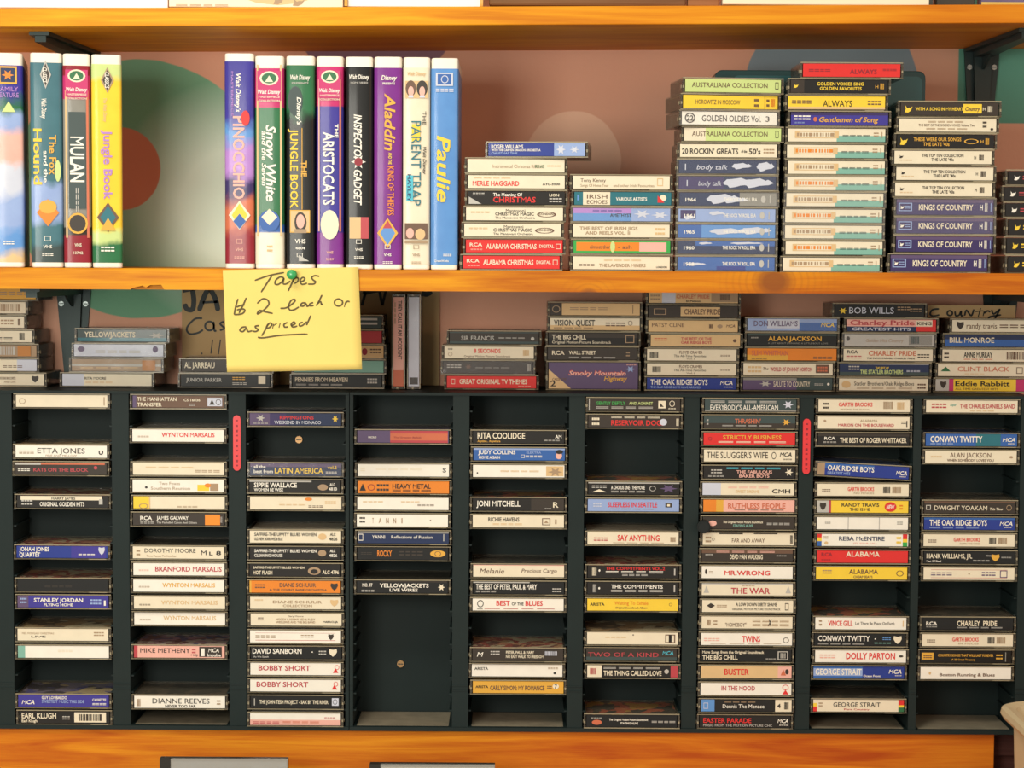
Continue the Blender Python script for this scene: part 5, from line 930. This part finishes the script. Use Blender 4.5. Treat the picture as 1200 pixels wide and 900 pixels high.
mb.raw(V, [(Q(i, j), Q(i, j+1), Q(i+1, j+1), Q(i+1, j)) for j in range(n) for i in range(n)]+[(Q(i, j, 1), Q(i+1, j, 1), Q(i+1, j+1, 1), Q(i, j+1, 1)) for j in range(n) for i in range(n)]
       +[(Q(i, n), Q(i, n, 1), Q(i+1, n, 1), Q(i+1, n)) for i in range(n)]+[(Q(n, j), Q(n, j+1), Q(n, j+1, 1), Q(n, j, 1)) for j in range(n)], PAPER)
pn = mb.obj('paper', t, fix=False, smooth=True); pn.location = -t.location
def circ(cx, cy, rx, ry, a0=-60, n=10): return [(cx+rx*math.cos(math.radians(a0+i*370/n)), cy+ry*math.sin(math.radians(a0+i*370/n))) for i in range(n+1)]
NOTE = [[(290,158), (400,120), (520,95)], [(425,120), (385,180), (340,250)],
 [(520,140), (490,130), (455,155), (450,185), (475,188), (505,165), (518,142), (512,180), (535,185), (568,162)],
 [(604,120), (580,180), (550,242)], [(583,168), (605,140), (630,140), (625,165), (600,182)], [(638,166), (668,162), (682,142), (662,135), (645,160), (660,188), (700,178)],
 [(795,126), (760,120), (735,135), (748,155), (765,167), (752,185), (706,186)],
 [(160,300), (142,360), (130,425)], [(225,292), (200,350), (168,412)], [(148,366), (185,352), (212,348)], [(130,425), (190,418), (214,392), (196,380), (150,388)],
 [(310,338), (350,302), (390,310), (400,345), (360,390), (312,420), (328,392), (372,402), (432,415)],
 [(490,375), (540,370), (598,328), (604,306), (575,314), (555,358), (566,388), (600,385), (636,364)],
 [(692,334), (662,334), (648,354), (670,358), (692,340), (700,360), (716,352)], [(748,330), (722,340), (722,356), (752,353)], [(816,270), (792,320), (770,356)], [(782,338), (804,322), (812,346), (820,338)],
 circ(945, 330, 32, 28), [(990,366), (1000,324)], [(995,342), (1014,321), (1032,325)],
 [(226,520), (192,524), (175,548), (200,556), (226,530), (238,556), (272,550)], [(326,510), (296,515), (302,530), (320,541), (300,556), (274,552)],
 [(396,495), (375,540), (346,590)], [(380,522), (408,490), (426,500), (410,522), (386,532)], [(430,532), (440,496)], [(436,512), (466,490)], [(491,488), (480,527)],
 [(547,485), (520,500), (525,521), (553,519)], [(573,511), (606,496), (596,481), (575,500), (590,521), (624,513)], [(668,484), (645,491), (640,511), (662,510), (700,478)], [(729,430), (712,470), (695,507)],
 [(315,600), (360,605), (500,585), (705,575)]]
mb = MB()
for st in NOTE:
    ribbon(mb, [((lambda p: (p.x, p.z))(W(255+x/6.667, 305+y/6.667, YN))) for x, y in st], .0017, PEN, note_y)
mb.obj('handwriting', pn, fix=False)
GREENP = mottled('green_pin_plastic', '#2F9A55', .3, .3, .05)
p = W(343, 321.5, YN); t = thing('push_pin', 'green plastic push pin holding the yellow note', 'push pin', (p.x, YN, p.z))
mb = MB(); prof = [(0, .0048), (.002, .0048), (.0035, .0034), (.0085, .0030), (.0100, .0050), (.0118, .0052), (.0126, .0042)]
m_ = 16; V = [(r*math.cos(2*math.pi*i/m_), -.0005-y, r*math.sin(2*math.pi*i/m_)) for y, r in prof for i in range(m_)]
mb.raw(V, [(k*m_+i, k*m_+(i+1) % m_, (k+1)*m_+(i+1) % m_, (k+1)*m_+i) for k in range(len(prof)-1) for i in range(m_)]+[tuple(range((len(prof)-1)*m_, len(prof)*m_))], GREENP)
mb.obj('head', t, smooth=True)
mb = MB(); mb.disc((0, .004, 0), .0006, .011, steel_l, 8); mb.obj('needle', t)

CARDB = mottled('brown_cardboard', '#B79A6E', .8, 0, .10, 14)
MARK = mottled('black_marker', '#1D2422', .55, 0, .1)
YC = .1365
def sign(x0, x1, ya, yb, strokes, scale, ox, oy, label, yy, wid, base=None):
    a, b = W(x0, ya, yy), W(x1, yb, yy); a.z = min(a.z, ZMB-.0001); b.z = max(b.z, base or ZRT+.0001)
    t = thing('cardboard_sign', label, 'sign', ((a.x+b.x)/2, yy, b.z), 'cardboard section signs')
    mb = MB(); mb.box(a.x, b.x, yy, yy+.002, b.z, a.z, CARDB); c = mb.obj('card', t); c.location = -t.location
    for grp in strokes:
        mb = MB()
        for w, st in grp: ribbon(mb, [((lambda q: (q.x, q.z))(W(ox+x/scale, oy+y/scale, yy))) for x, y in st], w*wid, MARK, yy-.0004)
        mb.obj('handwriting', c, fix=False)
    return t
JAZZ = [(2.6, [(70,108), (165,90)]), (2.6, [(128,100), (136,160), (128,212), (95,210), (82,180)]), (2.6, [(165,222), (200,130), (225,88)]), (2.6, [(228,88), (262,150), (278,222)]), (2.4, [(188,172), (275,168)]),
 (1, [(186,265), (140,270), (95,322), (112,356), (160,350), (190,332)]), (1, circ(228, 310, 26, 26, -40)), (1, [(252,284), (256,336), (268,336)]), (1, [(312,284), (290,295), (304,312), (318,322), (288,336)]),
 (1.2, [(182,466), (184,476)]), (1, [(246,390), (236,472)]), (1, [(292,390), (280,476)])]
JAZZ += [(2.6, [(1125,118), (1200,100), (1270,95)]), (2.6, [(1142,112), (1120,190)]), (2.6, [(1225,112), (1240,190)]), (2.4, [(1240,190), (1262,98)]), (2.6, [(1470,118), (1500,124), (1530,108)])]
sign(213, 515, 332, 455, [JAZZ[:5], JAZZ[5:9], JAZZ[9:12], JAZZ[12:16], JAZZ[16:]], 5, 200, 320, 'brown cardboard sign with black marker capitals, partly hidden by yellow note', YC, .0023)
COUN = [(1, [(702,210), (664,215), (650,240), (668,252), (704,245)]), (1, circ(765, 235, 15, 14)), (1, [(795,224), (800,250), (820,245), (831,224), (832,250), (846,247)]), (1, [(852,250), (862,218), (890,250), (906,212)]),
 (1, [(946,205), (930,260)]), (1, [(915,226), (962,221)]), (1, [(966,224), (960,252)]), (1, [(965,236), (985,222), (1002,228)]), (1, [(1010,215), (1022,240), (1060,210)]), (1, [(1060,210), (1022,274), (992,270), (1004,255), (1066,245)])]
sign(1087.5, 1190, 357.5, 377.5, [COUN], 5, 960, 320, 'narrow cardboard strip handwritten Country, standing behind the rack-top cassettes', RTF+.022, .0021, ZRT+.0007+5*.01705)
cs = bpy.data.objects.get('cardboard_sign.001')

# ------------------------------------------------------------------ box behind the tall stacks
TEALP = mottled('teal_box_plastic', '#1F4F52', .4, .2, .15, 20)
a, b = W(838, 82, .0), W(1085, 82, .0)
t = thing('teal_box', 'dark teal plastic box standing behind the tall cassette stacks', 'box', ((a.x+b.x)/2, .03, ZM+.0001))
w = b.x-a.x; h = a.z-ZM; r = .008
def rrect(x0, x1, z0, z1, r, n=5):
    pts = []
    for cx, cz, s in ((x1-r, z1-r, 0), (x0+r, z1-r, 1), (x0+r, z0+r, 2), (x1-r, z0+r, 3)):
        for i in range(n+1): q = (s+i/n)*math.pi/2; pts.append((cx+r*math.cos(q), cz+r*math.sin(q)))
    return pts
mb = MB(); mb.prism(rrect(-w/2, w/2, 0, h, r), -.03, .03, TEALP, 'y'); bevel(mb.obj('body', t), .001)
mb = MB(); mb.prism(rrect(-w/2+.02, w/2-.004, .006, h-.006, r*.8), -.0308, -.0298, mottled('teal_insert', '#2B6B70', .35, .4, .2, 26), 'y'); mb.obj('insert', t)

# ------------------------------------------------------------------ picture boards on the upper shelf
def zu(px): return zup(W(px, 9, SHF+.01).x)
WB_ = mottled('white_board', '#F2EEE8', .6, 0, .03, 20); CRM = mottled('cream_board', '#EFE0C4', .6, 0, .04, 20)
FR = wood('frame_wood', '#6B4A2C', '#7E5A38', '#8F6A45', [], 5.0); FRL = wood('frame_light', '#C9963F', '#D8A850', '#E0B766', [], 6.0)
def board(x0, x1, H, th, mat, name, label, cat, deco=None, yy=SHF+.008):
    a, b = W(x0, 6, yy).x, W(x1, 6, yy).x; z = max(zup(a), zup(b))
    t = thing(name, label, cat, ((a+b)/2, yy+th/2, z), 'boards on the upper shelf'); w = b-a
    mb = MB(); mb.box(-w/2, w/2, -th/2, th/2, 0, H, mat); bevel(mb.obj('panel', t), .0006, 1)
    if deco: deco(t, w, H, -th/2)
    return t
def d_feet(t, w, H, y):
    mb = MB()
    put_print(mb, '@bird', 60, 66, 3.0, 3.5, 'x', '', -w/2, w/2, 0, H, y-.0003); put_print(mb, '@bird', 71, 78, 2.4, 3.5, 'x', '', -w/2, w/2, 0, H, y-.0003)
    put_print(mb, '@lines', 4, 34, .8, .8, 'x', '', -w/2, w/2, 0, H, y-.0003); put_print(mb, '@ring', 30, 95, 14, 26, 't', '', -w/2, w/2, 0, H, y-.0002); mb.obj('print', t, fix=False)
board(-30, 196.5, .28, .004, WB_, 'white_board', 'plain white board at the outer end of the upper shelf', 'board')
board(198, 402, .24, .004, CRM, 'picture_card', 'cream picture card with small tan claw marks on upper shelf', 'picture', d_feet)
def d_edge(t, w, H, y):
    for s in (-1, 1):
        mb = MB(); x = s*(w/2-.0015); mb.box(x-.0016, x+.0016, y-.004, y+.004, 0, H, FRL); mb.obj('frame_stile', t)
board(404, 566, .22, .004, WB_, 'framed_board', 'white board with thin light wood side strips on upper shelf', 'board', d_edge)
a, b = W(573, 6, SHF+.01).x, W(804, 6, SHF+.01).x; z = max(zup(a), zup(b)); w = b-a; H = .20
t = thing('framed_picture', 'picture in a brown wooden frame standing on the upper shelf', 'picture', ((a+b)/2, SHF+.018, z))
for (x0, x1, z0, z1) in ((-w/2, w/2, 0, .012), (-w/2, w/2, H-.012, H), (-w/2, -w/2+.012, .0121, H-.0121), (w/2-.012, w/2, .0121, H-.0121)):
    mb = MB(); mb.box(x0, x1, -.009, .009, z0, z1, FR); bevel(mb.obj('frame_rail', t), .003, 2)
mb = MB(); mb.box(-w/2+.008, w/2-.008, 0, .006, .008, H-.008, mottled('frame_picture', '#8FA0A0', .4, .3, .3, 12)); mb.obj('picture', t)
a, b = W(806, 6, SHF+.01).x, W(843, 6, SHF+.01).x; z = max(zup(a), zup(b))
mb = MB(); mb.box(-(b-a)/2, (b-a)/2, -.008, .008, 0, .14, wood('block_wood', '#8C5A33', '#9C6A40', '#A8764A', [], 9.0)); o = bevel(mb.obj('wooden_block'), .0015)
o.location = ((a+b)/2, SHF+.02, z); tag(o, 'small brown wooden block between frame and white book on upper shelf', 'block')
def d_cover(t, w, H, y):
    mb = MB(); mb.box(w/2-.004, w/2, y-.0006, y+.02, 0, H, mottled('book_edge_dark', '#3A3A34', .6)); mb.obj('spine', t)
board(847, 1093, .26, .018, CRM, 'white_book', 'thick cream-white book standing on the upper shelf', 'book', d_cover)
board(1098, 1142, .15, .02, mottled('dark_tin', '#38342C', .4, 0, .3, 40), 'dark_box', 'small dark box beside the cream book on the upper shelf', 'box')
def d_y(t, w, H, y):
    mb = MB(); mb.box(-w/2, w/2, y-.0006, y, 0, .0028, mottled('box_yellow', '#D9B65A', .5)); mb.obj('base_stripe', t)
board(1150, 1230, .15, .02, mottled('purple_card', '#6A5A78', .5, .2, .3, 40), 'purple_box', 'mottled purple box with yellow base stripe on the upper shelf', 'box', d_y)

# ------------------------------------------------------------------ disc cases and tub in front of the cabinet
JEW = clear_mat('jewel_clear', '#B8B6AE', .45, .12); JK = mottled('jewel_tray', '#2A2723', .4, 0, .1)
def disc_case(x0, x1, ytop, cover, label, yy):
    a, b = W(x0, ytop, yy), W(x1, ytop, yy); w = b.x-a.x; H = .125; zt = W((x0+x1)/2, ytop, yy).z
    t = thing('disc_case', label, 'disc case', ((a.x+b.x)/2, yy+.005, zt-H), 'disc cases on the low shelf')
    mb = MB(); mb.box(-w/2, w/2, -.001, .005, 0, H, JK); mb.obj('tray', t)
    mb = MB(); mb.box(-w/2+.013, w/2-.001, -.0042, -.0035, .002, H-.003, cover); mb.obj('booklet', t)
    mb = MB(); mb.box(-w/2+.012, w/2, -.005, -.0044, 0, H, JEW); mb.box(-w/2+.012, w/2, -.0044, -.001, H-.001, H, JEW); mb.box(-w/2+.012, w/2, -.0044, -.001, 0, .001, JEW); mb.obj('lid', t)
    mb = MB(); mb.box(-w/2, -w/2+.0118, -.005, -.001, 0, H, JK)
    for i in range(12): mb.box(-w/2+.001, -w/2+.011, -.0053, -.005, .006+i*.01, .009+i*.01, JK)
    mb.obj('hinge_strip', t); return t
dz = .125
YD = -.10
c1 = disc_case(187, 337, 889.5, mottled('booklet_blue', '#A9B4BE', .4, .3, .35, 18), 'disc case with grey-blue cover standing before the cabinet', YD)
c2 = disc_case(433, 580, 896, mottled('booklet_white', '#F0ECE2', .4, .3, .04, 18), 'disc case with white cover standing before the cabinet', YD)
for c, nm in ((c1, 'low wooden riser under the grey-blue disc case'), (c2, 'low wooden riser under the white disc case')):
    h = c.location.z-ZL
    if h > .001:
        mb = MB(); mb.box(-.085, .085, -.02, .02, 0, h, wl); mb.box(-.085, .085, -.024, -.02, 0, h+.004, wl); o = mb.obj('display_riser'); o.location = (c.location.x, c.location.y, ZL); tag(o, nm, 'riser', 'display risers')
    else: print('CD below shelf', h)
BEI = mottled('beige_plastic', '#C9B48E', .5, .05, .06, 14)
p = W(1176, 822, -.07); t = thing('plastic_tub', 'beige plastic tub with rolled rim on the low shelf', 'tub', (p.x+.17, -.21, ZL))
H = p.z-ZL
def ring_pts(x, y, r, z): return [(a, b, z) for a, b in rrect(-x, x, -y, y, r, 6)]
prof = [(.150, .120, .02, 0), (.158, .128, .024, H*.55), (.158, .128, .024, H*.55+.001), (.163, .133, .026, H*.56), (.166, .136, .028, H-.012), (.176, .146, .034, H-.013), (.179, .149, .036, H-.008), (.178, .148, .036, H-.002), (.173, .143, .034, H), (.164, .134, .030, H-.002), (.160, .130, .028, H-.012), (.146, .116, .018, .004)]
mb = MB(); V = []; 
for q in prof: V += ring_pts(*q)
nn = len(V)//len(prof)
mb.raw(V, [(k*nn+i, k*nn+(i+1) % nn, (k+1)*nn+(i+1) % nn, (k+1)*nn+i) for k in range(len(prof)-1) for i in range(nn)]+[tuple(range(nn)), tuple(range((len(prof)-1)*nn, len(prof)*nn))], BEI)
body = mb.obj('body', t, smooth=False)
